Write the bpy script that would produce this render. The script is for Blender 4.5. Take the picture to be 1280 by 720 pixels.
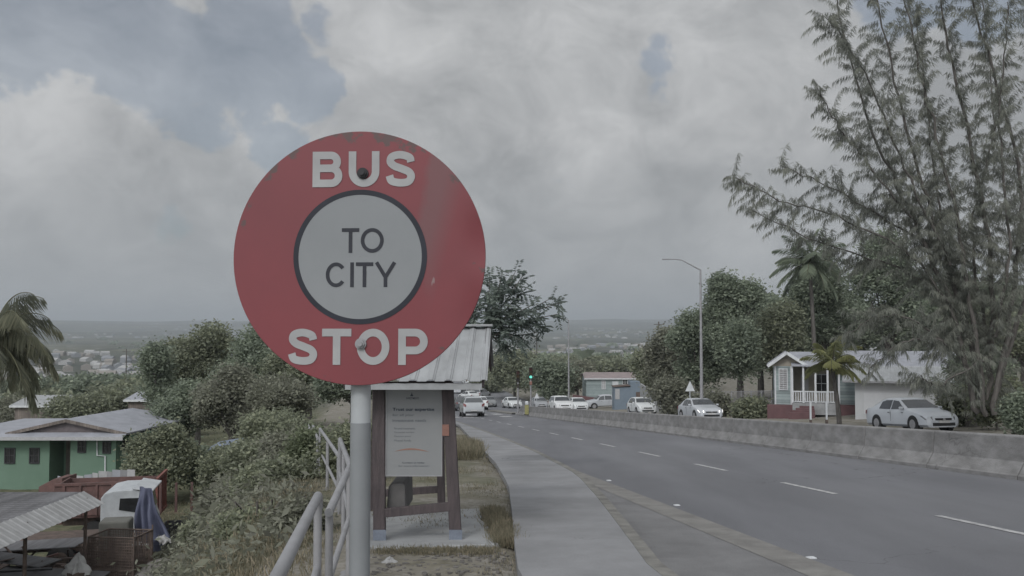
import bpy, bmesh, math, random
import numpy as np
from mathutils import Vector, Matrix, Euler

for o in list(bpy.data.objects):
    bpy.data.objects.remove(o, do_unlink=True)
scene = bpy.context.scene
COL = scene.collection
R = math.radians

# ------------------------------------------------------------------ camera
EYE = 1.7
FPX = 1150.0
PITCH = math.atan(50 / FPX)
cam_d = bpy.data.cameras.new('camera')
cam = bpy.data.objects.new('camera', cam_d)
COL.objects.link(cam)
cam.location = (0, 0, EYE)
cam.rotation_euler = (math.pi / 2 + PITCH, 0, 0)
cam_d.sensor_width = 36
cam_d.lens = 36 * FPX / 1280
cam_d.clip_start = 0.05
cam_d.clip_end = 40000
scene.camera = cam

# ------------------------------------------------------------------ light
SUN_EL, SUN_AZ = 40, 200        # azimuth clockwise from +Y
scene.view_settings.view_transform = 'Standard'
scene.view_settings.look = 'None'
scene.view_settings.gamma = 1
scene.view_settings.use_curve_mapping = False
scene.view_settings.exposure = -0.5

def ray(px, py):
    v = 360 - py
    return Vector((px - 640, FPX * math.cos(PITCH) - v * math.sin(PITCH), FPX * math.sin(PITCH) + v * math.cos(PITCH)))

world = bpy.data.worlds.new('World')
scene.world = world
world.use_nodes = True
nt = world.node_tree
N, L = nt.nodes, nt.links
N.clear()
w_out = N.new('ShaderNodeOutputWorld')
bg = N.new('ShaderNodeBackground'); bg.inputs['Strength'].default_value = 0.1
sky = N.new('ShaderNodeTexSky'); sky.sky_type = 'NISHITA'; sky.sun_disc = False
sky.sun_elevation = R(SUN_EL); sky.sun_rotation = R(SUN_AZ)
sky.altitude = 50; sky.air_density = 1.0; sky.dust_density = 2.0; sky.ozone_density = 1.0
tc = N.new('ShaderNodeTexCoord')
def wmath(op, a, b=None, c=None, clamp=False):
    n = N.new('ShaderNodeMath'); n.operation = op; n.use_clamp = clamp
    for i, v in enumerate((a, b, c)):
        if v is None: continue
        if isinstance(v, (int, float)): n.inputs[i].default_value = v
        else: L.new(v, n.inputs[i])
    return n.outputs[0]
def wnoise(scale, detail, rough, vec, dist=0.0):
    n = N.new('ShaderNodeTexNoise'); n.inputs['Scale'].default_value = scale
    n.inputs['Detail'].default_value = detail; n.inputs['Roughness'].default_value = rough
    n.inputs['Distortion'].default_value = dist
    L.new(vec, n.inputs['Vector']); return n.outputs['Fac']
mp = N.new('ShaderNodeMapping'); mp.inputs['Scale'].default_value = (1, 1, 1.35); mp.inputs['Location'].default_value = (3.1, 1.7, 0.4)
L.new(tc.outputs['Generated'], mp.inputs['Vector'])
nz_big = wnoise(3.2, 7, .55, mp.outputs[0], .2)
nz_mid = wnoise(9.0, 8, .58, mp.outputs[0], .3)
# patches of open blue between the clouds: directions and angular radii
holes = [(60, 25, .11, .9), (200, 70, .11, .95), (310, 60, .10, .95), (380, 110, .06, .8), (355, 185, .05, .65), (250, 150, .05, .7), (395, 30, .04, .7),
         (820, 45, .045, .5), (812, 85, .05, .55), (818, 125, .055, .62), (845, 165, .05, .6), (700, 250, .05, .4), (1240, 20, .06, .7), (215, 262, .06, .35), (705, 245, .03, .4),
         (1150, -60, .1, .8), (-150, 60, .12, .9)]
hole_sum = None
for (px, py, r, k) in holes:
    d = ray(px, py).normalized()
    vd = N.new('ShaderNodeVectorMath'); vd.operation = 'DISTANCE'
    L.new(tc.outputs['Generated'], vd.inputs[0]); vd.inputs[1].default_value = d
    mr = N.new('ShaderNodeMapRange'); mr.interpolation_type = 'SMOOTHSTEP'
    L.new(vd.outputs['Value'], mr.inputs['Value'])
    mr.inputs['From Min'].default_value = 0; mr.inputs['From Max'].default_value = r * 1.25
    mr.inputs['To Min'].default_value = k; mr.inputs['To Max'].default_value = 0
    hole_sum = mr.outputs[0] if hole_sum is None else wmath('MAXIMUM', hole_sum, mr.outputs[0])
# open = hole + noise
op_ = wmath('ADD', hole_sum, wmath('MULTIPLY', wmath('SUBTRACT', nz_mid, .5), 1.9))
op_ = wmath('ADD', op_, wmath('MULTIPLY', wmath('SUBTRACT', nz_big, .5), .9))
cm = N.new('ShaderNodeMapRange'); cm.interpolation_type = 'SMOOTHSTEP'
L.new(op_, cm.inputs['Value'])
cm.inputs['From Min'].default_value = .36; cm.inputs['From Max'].default_value = .54
cm.inputs['To Min'].default_value = 1; cm.inputs['To Max'].default_value = .58
# cloud tone
mp2 = N.new('ShaderNodeMapping'); mp2.inputs['Scale'].default_value = (1, 1, 1.5); mp2.inputs['Location'].default_value = (7.3, 2.2, 5.1)
L.new(tc.outputs['Generated'], mp2.inputs['Vector'])
tone = wmath('ADD', wmath('MULTIPLY', wnoise(4.5, 9, .6, mp2.outputs[0], .5), .55), wmath('MULTIPLY', wnoise(12, 8, .6, mp.outputs[0], .6), .45))
bright = None      # the sunlit heads of the cumulus banks
for (px, py, r, k) in [(60, 110, .085, .10), (150, 130, .06, .08), (20, 200, .08, .06), (330, 160, .05, .09), (440, 30, .05, .05), (470, 95, .09, .06), (620, 40, .09, .05), (740, 210, .08, .05), (930, 330, .05, .08), (880, 90, .08, .04), (420, 250, .06, .05), (1000, 120, .1, .04)]:
    d = ray(px, py).normalized()
    vd_ = N.new('ShaderNodeVectorMath'); vd_.operation = 'DISTANCE'
    L.new(tc.outputs['Generated'], vd_.inputs[0]); vd_.inputs[1].default_value = d
    mr = N.new('ShaderNodeMapRange'); mr.interpolation_type = 'SMOOTHSTEP'
    L.new(vd_.outputs['Value'], mr.inputs['Value']); mr.inputs['From Max'].default_value = r * 1.3
    mr.inputs['To Min'].default_value = k * 1.3; mr.inputs['To Max'].default_value = 0
    bright = mr.outputs[0] if bright is None else wmath('MAXIMUM', bright, mr.outputs[0])
tone = wmath('ADD', tone, wmath('SUBTRACT', bright, .03))
cr = N.new('ShaderNodeValToRGB')
cr.color_ramp.elements[0].position = .38; cr.color_ramp.elements[0].color = (4.5, 4.65, 4.8, 1)
cr.color_ramp.elements[1].position = .64; cr.color_ramp.elements[1].color = (7.9, 8.0, 8.1, 1)
L.new(tone, cr.inputs[0])
# thick grey veil near the horizon
sp = N.new('ShaderNodeSeparateXYZ'); L.new(tc.outputs['Generated'], sp.inputs[0])
hz = N.new('ShaderNodeMapRange'); L.new(sp.outputs['Z'], hz.inputs['Value'])
hz.inputs['From Min'].default_value = 0.0; hz.inputs['From Max'].default_value = .2
hz.inputs['To Min'].default_value = .75; hz.inputs['To Max'].default_value = 0
mixh = N.new('ShaderNodeMix'); mixh.data_type = 'RGBA'
L.new(hz.outputs[0], mixh.inputs['Factor']); L.new(cr.outputs[0], mixh.inputs['A']); mixh.inputs['B'].default_value = (5.0, 5.3, 5.55, 1)
# cloud sheet brightened round the unseen sun, an added fill from behind the camera
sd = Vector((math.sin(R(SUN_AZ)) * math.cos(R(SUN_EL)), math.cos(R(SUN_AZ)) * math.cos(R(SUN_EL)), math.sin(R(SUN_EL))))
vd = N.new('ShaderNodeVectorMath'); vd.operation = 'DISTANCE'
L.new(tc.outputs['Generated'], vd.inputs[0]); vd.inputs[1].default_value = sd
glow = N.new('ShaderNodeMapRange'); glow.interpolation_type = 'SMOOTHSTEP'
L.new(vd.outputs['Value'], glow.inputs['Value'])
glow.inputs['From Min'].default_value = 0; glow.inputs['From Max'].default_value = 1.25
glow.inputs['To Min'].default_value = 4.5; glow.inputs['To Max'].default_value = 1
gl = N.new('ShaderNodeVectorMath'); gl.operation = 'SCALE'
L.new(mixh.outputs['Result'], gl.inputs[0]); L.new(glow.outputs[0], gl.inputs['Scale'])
mixc = N.new('ShaderNodeMix'); mixc.data_type = 'RGBA'
cov = wmath('MAXIMUM', cm.outputs[0], hz.outputs[0])
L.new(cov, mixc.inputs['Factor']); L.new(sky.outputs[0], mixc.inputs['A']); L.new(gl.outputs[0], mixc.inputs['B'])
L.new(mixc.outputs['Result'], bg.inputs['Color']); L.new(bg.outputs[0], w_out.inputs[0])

sun_d = bpy.data.lights.new('sun', 'SUN')
sun_d.energy = 1.5; sun_d.angle = R(14); sun_d.color = (1, .97, .93)
sun = bpy.data.objects.new('sun', sun_d); COL.objects.link(sun)
sun.rotation_euler = (-sd).to_track_quat('-Z', 'Y').to_euler()
sun.location = (0, 0, 60)

# ------------------------------------------------------------------ helpers
def at(px, py, Y):
    d = ray(px, py); t = Y / d.y
    return Vector((d.x * t, Y, EYE + d.z * t))
dv = ray(480, 497)
HEAD = math.atan2(-dv.x, dv.y)              # road heading, left of +Y
K = -dv.z / math.hypot(dv.x, dv.y)          # downhill grade
CA, SA = math.cos(HEAD), math.sin(HEAD)
def sl(x, y): return (-x * SA + y * CA, x * CA + y * SA)      # along, lateral
def xy(s, l): return (l * CA - s * SA, l * SA + s * CA)
def gp(px, py):
    """pixel of the photograph -> (s, l) on the road plane"""
    d = ray(px, py)
    ss = (-d.x * SA + d.y * CA)
    t = EYE / (-(d.z) - K * ss)
    return sl(d.x * t, d.y * t)
def sstep(a, b, v):
    t = min(1, max(0, (v - a) / (b - a))); return t * t * (3 - 2 * t)
def zroad(s):
    if s < 105: return -K * s
    z0 = -K * 105
    if s < 165:
        u = (s - 105) / 60
        return z0 - K * 60 * (u - u * u / 2)
    z1 = z0 - K * 30
    return z1 - 0.012 * (min(s, 300) - 165)
def n2(x, y):
    return (math.sin(x * 1.3 + 1.7 * math.sin(y * .9 + 1)) + math.sin(y * 1.7 + 1.3 * math.sin(x * 1.1 + 2)) + .6 * math.sin(x * 3.1 + y * 2.3)) / 2.6
def gz(x, y, raw=False):
    s, l = sl(x, y)
    zr = zroad(s)
    if l > 24: zr += (min(l, 60) - 24) * .05 * sstep(24, 34, l)
    zl = -6.3 - .03 * max(0, min(s, 60) - 30) - .055 * max(0, min(s, 250) - 60)
    l0 = -.9 - max(0, s - 10) * .10 if s < 60 else -5.9
    z = zr + (zl - zr) * sstep(l0, l0 - 4.8, l)
    if l < l0 - 2: z += .18 * n2(x * .35, y * .3) * sstep(0, 4, l0 - 2 - l)
    d = math.hypot(x, y)
    if d > 240 and y > 0:
        far = -31 + 1.5 * n2(x / 260, y / 300)
        z += (far - z) * sstep(240, 620, d)
    if d > 2600 and y > 0:
        top = 60 + 26 * n2(x / 900 + 4, y / 2200) + 9 * n2(x / 260, y / 700) + (22 if x > 0 else 0) * sstep(0, 900, x)
        z += (top + 31) * sstep(2600, 7600, d) * .95
        z += 7 * n2(x / 330, y / 420) * sstep(2600, 4200, d)
    return z

def tag(o, label=None, cat=None, group=None, kind=None):
    if label: o['label'] = label
    if cat: o['category'] = cat
    if group: o['group'] = group
    if kind: o['kind'] = kind
    return o
def empty(name, loc, rz=0, label=None, cat=None, group=None):
    o = bpy.data.objects.new(name, None); COL.objects.link(o)
    o.location = loc; o.rotation_euler = (0, 0, rz); o.empty_display_size = .3
    return tag(o, label, cat, group)

class MB:
    def __init__(s): s.v = []; s.f = []; s.sm = []
    def add(s, vs, fs, smooth=False):
        b = len(s.v); s.v += [tuple(v) for v in vs]; s.f += [tuple(i + b for i in f) for f in fs]; s.sm += [smooth] * len(fs); return s
    def box(s, c, size, rot=None):
        hx, hy, hz_ = size[0] / 2, size[1] / 2, size[2] / 2
        vs = [Vector((sx * hx, sy * hy, sz * hz_)) for sx in (-1, 1) for sy in (-1, 1) for sz in (-1, 1)]
        if rot is not None:
            m = rot if isinstance(rot, Matrix) else Euler(rot).to_matrix(); vs = [m @ v for v in vs]
        vs = [v + Vector(c) for v in vs]
        return s.add(vs, [(0, 1, 3, 2), (4, 6, 7, 5), (0, 4, 5, 1), (2, 3, 7, 6), (0, 2, 6, 4), (1, 5, 7, 3)])
    def bb(s, x0, x1, y0, y1, z0, z1):
        return s.box(((x0 + x1) / 2, (y0 + y1) / 2, (z0 + z1) / 2), (x1 - x0, y1 - y0, z1 - z0))
    def bar(s, a, b, w, h):
        a, b = Vector(a), Vector(b); d = b - a
        m = d.to_track_quat('Y', 'Z').to_matrix()
        return s.box((a + b) / 2, (w, d.length, h), m)
    def cyl(s, a, b, r0, r1=None, n=12, caps=True, smooth=True):
        r1 = r0 if r1 is None else r1
        a, b = Vector(a), Vector(b); q = (b - a).to_track_quat('Z', 'Y').to_matrix()
        vs = []
        for p, r in ((a, r0), (b, r1)):
            for i in range(n):
                t = 2 * math.pi * i / n; vs.append(p + q @ Vector((r * math.cos(t), r * math.sin(t), 0)))
        s.add(vs, [(i, (i + 1) % n, n + (i + 1) % n, n + i) for i in range(n)], smooth)
        if caps: s.add(vs, [tuple(range(n))[::-1], tuple(range(n, 2 * n))])
        return s
    def tube(s, pts, rs, n=8, caps=True):
        pts = [Vector(p) for p in pts]
        if isinstance(rs, (int, float)): rs = [rs] * len(pts)
        vs = []; prev = None
        for i, p in enumerate(pts):
            t = (pts[min(i + 1, len(pts) - 1)] - pts[max(i - 1, 0)]).normalized()
            if prev is None:
                u = t.orthogonal().normalized()
            else:
                u = (prev - t * prev.dot(t)).normalized()
            prev = u; w = t.cross(u)
            for k in range(n):
                a = 2 * math.pi * k / n; vs.append(p + (u * math.cos(a) + w * math.sin(a)) * rs[i])
        fs = [(i * n + k, i * n + (k + 1) % n, (i + 1) * n + (k + 1) % n, (i + 1) * n + k) for i in range(len(pts) - 1) for k in range(n)]
        s.add(vs, fs, True)
        if caps: s.add(vs, [tuple(range(n))[::-1], tuple(range((len(pts) - 1) * n, len(pts) * n))])
        return s
    def prism(s, poly, d):
        """polygon (3D points) extruded by vector d"""
        n = len(poly); p = [Vector(q) for q in poly]; d = Vector(d)
        vs = p + [q + d for q in p]
        return s.add(vs, [tuple(range(n)), tuple(range(n, 2 * n))[::-1]] + [(i, i + n, (i + 1) % n + n, (i + 1) % n) for i in range(n)])
    def quad(s, a, b, c, d): return s.add([a, b, c, d], [(0, 1, 2, 3)])
    def build(s, name, mat, parent=None, bevel=0, loc=None, rz=0, recalc=True):
        me = bpy.data.meshes.new(name); me.from_pydata(s.v, [], s.f)
        me.polygons.foreach_set('use_smooth', s.sm)
        if recalc:
            bm = bmesh.new(); bm.from_mesh(me); bmesh.ops.recalc_face_normals(bm, faces=bm.faces); bm.to_mesh(me); bm.free()
        me.materials.append(mat); me.update()
        o = bpy.data.objects.new(name, me); COL.objects.link(o)
        if parent: o.parent = parent
        if loc is not None: o.location = loc
        o.rotation_euler.z = rz
        if bevel:
            b = o.modifiers.new('bevel', 'BEVEL'); b.width = bevel; b.segments = 2; b.limit_method = 'ANGLE'; b.angle_limit = R(40)
        return o

def copy_tree(o, parent=None):
    c = o.copy(); COL.objects.link(c); c.parent = parent
    for ch in o.children: copy_tree(ch, c)
    return c

# ------------------------------------------------------------------ materials
def mat(name, col, col2=None, scale=3.0, rough=.75, bump=0.0, bscale=None, detail=6, metal=0.0, spec=.3, stretch=(1, 1, 1), lo=.35, hi=.65, emit=None, wave=None, coat=0):
    m = bpy.data.materials.new(name); m.use_nodes = True
    n, l = m.node_tree.nodes, m.node_tree.links
    b = n['Principled BSDF']
    b.inputs['Roughness'].default_value = rough; b.inputs['Metallic'].default_value = metal
    b.inputs['Specular IOR Level'].default_value = spec; b.inputs['Coat Weight'].default_value = coat
    if col2 is None: col2 = tuple(c * .8 for c in col)
    t = n.new('ShaderNodeTexCoord'); mpn = n.new('ShaderNodeMapping'); mpn.inputs['Scale'].default_value = stretch
    l.new(t.outputs['Object'], mpn.inputs['Vector'])
    nz = n.new('ShaderNodeTexNoise'); nz.inputs['Scale'].default_value = scale; nz.inputs['Detail'].default_value = detail; nz.inputs['Roughness'].default_value = .62
    l.new(mpn.outputs[0], nz.inputs['Vector'])
    cr_ = n.new('ShaderNodeValToRGB')
    cr_.color_ramp.elements[0].position = lo; cr_.color_ramp.elements[0].color = (*col2, 1)
    cr_.color_ramp.elements[1].position = hi; cr_.color_ramp.elements[1].color = (*col, 1)
    l.new(nz.outputs['Fac'], cr_.inputs[0]); l.new(cr_.outputs[0], b.inputs['Base Color'])
    if bump:
        nb = n.new('ShaderNodeTexNoise'); nb.inputs['Scale'].default_value = bscale or scale * 4; nb.inputs['Detail'].default_value = 5
        l.new(mpn.outputs[0], nb.inputs['Vector'])
        bp = n.new('ShaderNodeBump'); bp.inputs['Strength'].default_value = bump; bp.inputs['Distance'].default_value = .05
        l.new(nb.outputs['Fac'], bp.inputs['Height']); l.new(bp.outputs[0], b.inputs['Normal'])
    if emit:
        b.inputs['Emission Color'].default_value = (*emit[0], 1); b.inputs['Emission Strength'].default_value = emit[1]
    return m

def leafmat(name, dark, mid, light):
    m = bpy.data.materials.new(name); m.use_nodes = True
    n, l = m.node_tree.nodes, m.node_tree.links
    b = n['Principled BSDF']; b.inputs['Roughness'].default_value = .6; b.inputs['Specular IOR Level'].default_value = .35
    a = n.new('ShaderNodeAttribute'); a.attribute_name = 'tint'
    cr_ = n.new('ShaderNodeValToRGB'); e = cr_.color_ramp.elements
    e[0].position = 0; e[0].color = (*dark, 1); e[1].position = 1; e[1].color = (*light, 1)
    x = e.new(.5); x.color = (*mid, 1)
    l.new(a.outputs['Fac'], cr_.inputs[0]); l.new(cr_.outputs[0], b.inputs['Base Color'])
    tr = n.new('ShaderNodeBsdfTranslucent'); l.new(cr_.outputs[0], tr.inputs[0])
    mx = n.new('ShaderNodeMixShader'); mx.inputs[0].default_value = .4
    l.new(b.outputs[0], mx.inputs[1]); l.new(tr.outputs[0], mx.inputs[2]); l.new(mx.outputs[0], n['Material Output'].inputs[0])
    return m

def plank_mat(name, cols, w=.14, axis=0, rough=.8):
    """boards / corrugation colour change along one axis of the object"""
    m = mat(name, cols[0], cols[1], 2.0, rough)
    n, l = m.node_tree.nodes, m.node_tree.links
    t = n.new('ShaderNodeTexCoord'); s_ = n.new('ShaderNodeSeparateXYZ'); l.new(t.outputs['Object'], s_.inputs[0])
    d = n.new('ShaderNodeMath'); d.operation = 'DIVIDE'; d.inputs[1].default_value = w; l.new(s_.outputs[axis], d.inputs[0])
    fl = n.new('ShaderNodeMath'); fl.operation = 'FLOOR'; l.new(d.outputs[0], fl.inputs[0])
    wn = n.new('ShaderNodeTexWhiteNoise'); wn.noise_dimensions = '1D'; l.new(fl.outputs[0], wn.inputs['W'])
    mr = n.new('ShaderNodeMapRange'); mr.inputs['To Min'].default_value = .78; mr.inputs['To Max'].default_value = 1.12; l.new(wn.outputs['Value'], mr.inputs['Value'])
    fr = n.new('ShaderNodeMath'); fr.operation = 'FRACT'; l.new(d.outputs[0], fr.inputs[0])
    gt = n.new('ShaderNodeMath'); gt.operation = 'GREATER_THAN'; gt.inputs[1].default_value = .08; l.new(fr.outputs[0], gt.inputs[0])
    g2 = n.new('ShaderNodeMapRange'); g2.inputs['To Min'].default_value = .45; g2.inputs['To Max'].default_value = 1; l.new(gt.outputs[0], g2.inputs['Value'])
    mu = n.new('ShaderNodeMath'); mu.operation = 'MULTIPLY'; l.new(mr.outputs[0], mu.inputs[0]); l.new(g2.outputs[0], mu.inputs[1])
    hsv = n.new('ShaderNodeHueSaturation'); l.new(mu.outputs[0], hsv.inputs['Value'])
    b = n['Principled BSDF']; src = b.inputs['Base Color'].links[0].from_socket
    l.new(src, hsv.inputs['Color']); l.new(hsv.outputs[0], b.inputs['Base Color'])
    return m

M = {}
M['asphalt'] = mat('asphalt', (0.186, 0.189, 0.203), (0.141, 0.144, 0.158), .35, .85, .25, 60, stretch=(1, .25, 1), lo=.3, hi=.7)
M['bay'] = mat('bay_asphalt', (0.210, 0.210, 0.215), (0.158, 0.158, 0.163), 1.2, .9, .3, 50)
M['drain'] = mat('drain_concrete', (.24, .235, .225), (.17, .165, .16), 2.5, .9, .2, 40)
M['footpath'] = mat('footpath_concrete', (0.275, 0.278, 0.290), (0.205, 0.208, 0.216), .9, .9, .15, 70)
M['kerb'] = mat('kerb_stone', (.24, .235, .22), (.145, .142, .135), 3, .9, .4, 20)
M['paint'] = mat('road_paint', (.55, .55, .55), (.28, .28, .29), 9, .7)
M['barrier'] = mat('barrier_concrete', (.27, .268, .27), (.17, .168, .168), 1.6, .9, .25, 25, stretch=(1, 1, 2.2))
M['white'] = mat('white_paint', (.62, .64, .66), (.5, .52, .54), 3, .6)
M['roofwhite'] = mat('white_roof_sheet', (0.352, 0.364, 0.376), (0.264, 0.272, 0.280), 2.2, .5, stretch=(2, .5, 2))
M['roofgrey'] = mat('grey_roof_sheet', (.34, .35, .39), (.26, .27, .30), 1.4, .5, stretch=(1, 1, 1))
M['roofdark'] = mat('weathered_roof_sheet', (.17, .17, .18), (.09, .09, .095), 1.1, .7, stretch=(3, .4, 1))
M['galv'] = mat('galvanised_steel', (.30, .30, .315), (.235, .235, .245), 3, .5, spec=.5)
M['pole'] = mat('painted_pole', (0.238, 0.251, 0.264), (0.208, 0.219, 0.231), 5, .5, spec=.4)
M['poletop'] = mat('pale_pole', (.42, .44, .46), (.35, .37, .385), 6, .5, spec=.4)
M['wood'] = mat('dark_stained_timber', (.10, .082, .085), (.068, .058, .061), 6, .7, .3, 30, stretch=(4, 4, .5))
M['concrete'] = mat('pale_concrete', (.36, .37, .38), (.26, .265, .27), 1.8, .9, .2, 40)
M['dark'] = mat('dark_metal', (.05, .05, .055), (.03, .03, .033), 5, .6)
M['black'] = mat('black_plastic', (.03, .03, .032), (.02, .02, .022), 5, .5)
M['rubber'] = mat('tyre_rubber', (.035, .035, .037), (.025, .025, .026), 8, .8)
M['glass'] = mat('car_glass', (.055, .06, .068), (.04, .045, .05), 2, .08, spec=.8)
M['winglass'] = mat('window_glass', (.04, .042, .045), (.02, .02, .022), 2, .15, spec=.6)
M['chrome'] = mat('chrome', (.5, .5, .52), (.4, .4, .42), 5, .25, metal=.8)
M['lamp'] = mat('headlamp', (.24, .25, .27), (.16, .17, .18), 10, .15, spec=.8)
M['lamplit'] = mat('lit_headlamp', (.8, .8, .8), (.7, .7, .7), 10, .2, emit=((1, .97, .92), 1.2))
M['tail'] = mat('tail_lamp', (.22, .06, .06), (.16, .045, .045), 10, .25, spec=.6)
M['plate'] = mat('number_plate', (.5, .5, .5), (.4, .4, .4), 20, .5)
M['trunk'] = mat('bark', (.15, .14, .13), (.085, .078, .072), 4, .9, .5, 12, stretch=(3, 3, .6))
M['trunkgrey'] = mat('grey_bark', (.15, .14, .13), (.08, .075, .07), 4, .9, .5, 12, stretch=(3, 3, .6))
M['green'] = mat('green_render', (.148, .228, .175), (.126, .198, .15), .8, .85, .1)
M['turq'] = plank_mat('turquoise_boards', ((.31, .365, .37), (.27, .32, .325)), .2, 2)
M['blue'] = mat('blue_board', (.185, .228, .275), (.16, .20, .245), 1, .8)
M['redrust'] = mat('red_oxide_steel', (.165, .095, .088), (.105, .068, .064), 2.2, .8, .3)
M['rust'] = mat('rusty_steel', (.15, .115, .10), (.085, .068, .062), 4, .9, .3)
M['tarp'] = mat('blue_tarpaulin', (.115, .125, .185), (.08, .088, .14), 2, .6, .3, 6)
M['cloth'] = mat('white_sack', (.42, .42, .42), (.3, .3, .3), 3, .8, .4, 8)
M['redwall'] = mat('red_wall', (.15, .085, .09), (.12, .07, .075), 2, .85)
M['fencewood'] = plank_mat('grey_boards', ((.22, .19, .17), (.14, .12, .11)), .18, 0)
M['rubble'] = mat('rubble', (.20, .19, .18), (.10, .095, .09), 3, .95, .6, 9)
M['signal'] = mat('signal_housing', (.05, .045, .035), (.035, .03, .025), 5, .6)
M['greenlit'] = mat('green_signal', (.1, .6, .5), (.1, .5, .4), 5, .3, emit=((.25, 1, .8), .9))
M['redunlit'] = mat('red_lens', (.06, .02, .02), (.05, .015, .015), 5, .3)
M['amberunlit'] = mat('amber_lens', (.07, .045, .02), (.06, .035, .015), 5, .3)
M['yellow'] = mat('yellow_panel', (.30, .29, .13), (.25, .24, .11), 5, .6)
M['orange'] = mat('orange_sticker', (.28, .15, .12), (.22, .12, .1), 30, .6)
M['board'] = mat('notice_sheet', (0.254, 0.262, 0.267), (0.226, 0.234, 0.242), 1.0, .35, spec=.5)
M['ink'] = mat('printed_ink', (.06, .075, .095), (.05, .06, .08), 30, .6)
M['inkpale'] = mat('pale_printed_ink', (.14, .155, .17), (.12, .135, .15), 30, .6)
M['inkorange'] = mat('orange_print', (.30, .17, .13), (.26, .15, .12), 30, .6)
M['cream'] = mat('cream_wall', (.36, .33, .28), (.28, .26, .22), 1.5, .85)
M['window_white'] = mat('white_louvre', (.42, .42, .43), (.35, .35, .36), 8, .5)
M['bluetape'] = mat('blue_band', (.19, .215, .26), (.15, .17, .21), 20, .6)

LF = {}
LF['tree'] = leafmat('leaves_dark', (0.148, 0.174, 0.138), (0.228, 0.266, 0.202), (0.341, 0.387, 0.286))
LF['olive'] = leafmat('leaves_olive', (0.156, 0.169, 0.129), (0.232, 0.254, 0.182), (0.347, 0.367, 0.255))
LF['bush'] = leafmat('leaves_bush', (0.144, 0.160, 0.119), (0.225, 0.246, 0.171), (0.340, 0.354, 0.241))
LF['dry'] = leafmat('leaves_dry', (0.148, 0.148, 0.123), (0.215, 0.223, 0.175), (0.317, 0.325, 0.251))
LF['casu'] = leafmat('needles', (0.151, 0.161, 0.143), (0.215, 0.227, 0.197), (0.307, 0.316, 0.269))
LF['palm'] = leafmat('palm_leaflets', (0.122, 0.134, 0.106), (0.218, 0.228, 0.168), (0.410, 0.402, 0.293))
LF['yellow'] = leafmat('yellow_palm', (0.139, 0.156, 0.080), (0.260, 0.271, 0.131), (0.408, 0.408, 0.192))
LF['shade'] = leafmat('leaves_near', (0.094, 0.120, 0.110), (0.154, 0.186, 0.167), (0.271, 0.315, 0.268))
LF['grass'] = leafmat('grass_blades', (0.139, 0.136, 0.094), (0.222, 0.205, 0.146), (0.350, 0.302, 0.223))
LF['vine'] = leafmat('vine_leaves', (0.107, 0.128, 0.080), (0.157, 0.184, 0.114), (0.226, 0.253, 0.162))

def wear(m, lanes=True, cracks=.5, stains=.5):
    n, l = m.node_tree.nodes, m.node_tree.links; b = n['Principled BSDF']; src = b.inputs['Base Color'].links[0].from_socket
    g = n.new('ShaderNodeNewGeometry')
    def noise(sc, st, det=5):
        mm = n.new('ShaderNodeMapping'); mm.inputs['Rotation'].default_value = (0, 0, -HEAD_ROT); mm.inputs['Scale'].default_value = st; mm.vector_type = 'TEXTURE' if False else 'POINT'
        l.new(g.outputs['Position'], mm.inputs[0]); q = n.new('ShaderNodeTexNoise'); q.inputs['Scale'].default_value = sc; q.inputs['Detail'].default_value = det; q.inputs['Roughness'].default_value = .6; l.new(mm.outputs[0], q.inputs[0]); return q.outputs['Fac'], mm
    def mr(v, a, b_, c, d):
        q = n.new('ShaderNodeMapRange'); l.new(v, q.inputs[0]); q.inputs[1].default_value = a; q.inputs[2].default_value = b_; q.inputs[3].default_value = c; q.inputs[4].default_value = d; return q.outputs[0]
    def mul(a, b_):
        q = n.new('ShaderNodeMath'); q.operation = 'MULTIPLY'; l.new(a, q.inputs[0]); l.new(b_, q.inputs[1]); return q.outputs[0]
    f = mr(noise(1, (.55, .012, 1), 3)[0], .38, .62, .90, 1.08) if lanes else mr(noise(.5, (1, .3, 1))[0], .35, .65, .93, 1.06)
    f = mul(f, mr(noise(.35, (1, .5, 1), 7)[0], .62, .70, 1, 1 - .18 * stains))
    f = mul(f, mr(noise(90, (1, 1, 1), 2)[0], .3, .7, .90, 1.10))
    v = n.new('ShaderNodeTexVoronoi'); v.feature = 'DISTANCE_TO_EDGE'; v.inputs['Scale'].default_value = .33
    dn = n.new('ShaderNodeTexNoise'); dn.inputs['Scale'].default_value = 1.3; dn.inputs['Detail'].default_value = 5; l.new(g.outputs['Position'], dn.inputs[0])
    va = n.new('ShaderNodeVectorMath'); va.operation = 'MULTIPLY_ADD'; l.new(dn.outputs['Color'], va.inputs[0]); va.inputs[1].default_value = (1.6, 1.6, 0); l.new(g.outputs['Position'], va.inputs[2]); l.new(va.outputs[0], v.inputs['Vector'])
    cr = mr(v.outputs['Distance'], .0, .006, 1, 0); mk = mr(noise(.12, (1, 1, 1), 3)[0], .5, .56, 0, cracks)
    cm_ = mul(cr, mk); inv = n.new('ShaderNodeMath'); inv.operation = 'SUBTRACT'; inv.inputs[0].default_value = 1; l.new(cm_, inv.inputs[1])
    f = mul(f, inv.outputs[0])
    h = n.new('ShaderNodeHueSaturation'); l.new(f, h.inputs['Value']); l.new(src, h.inputs['Color']); l.new(h.outputs[0], b.inputs['Base Color'])
HEAD_ROT = HEAD
wear(M['asphalt'], True, .55, .6); wear(M['bay'], False, .6, 1.0); wear(M['footpath'], False, .5, 1.2); wear(M['barrier'], False, .3, 1.8)
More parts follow.
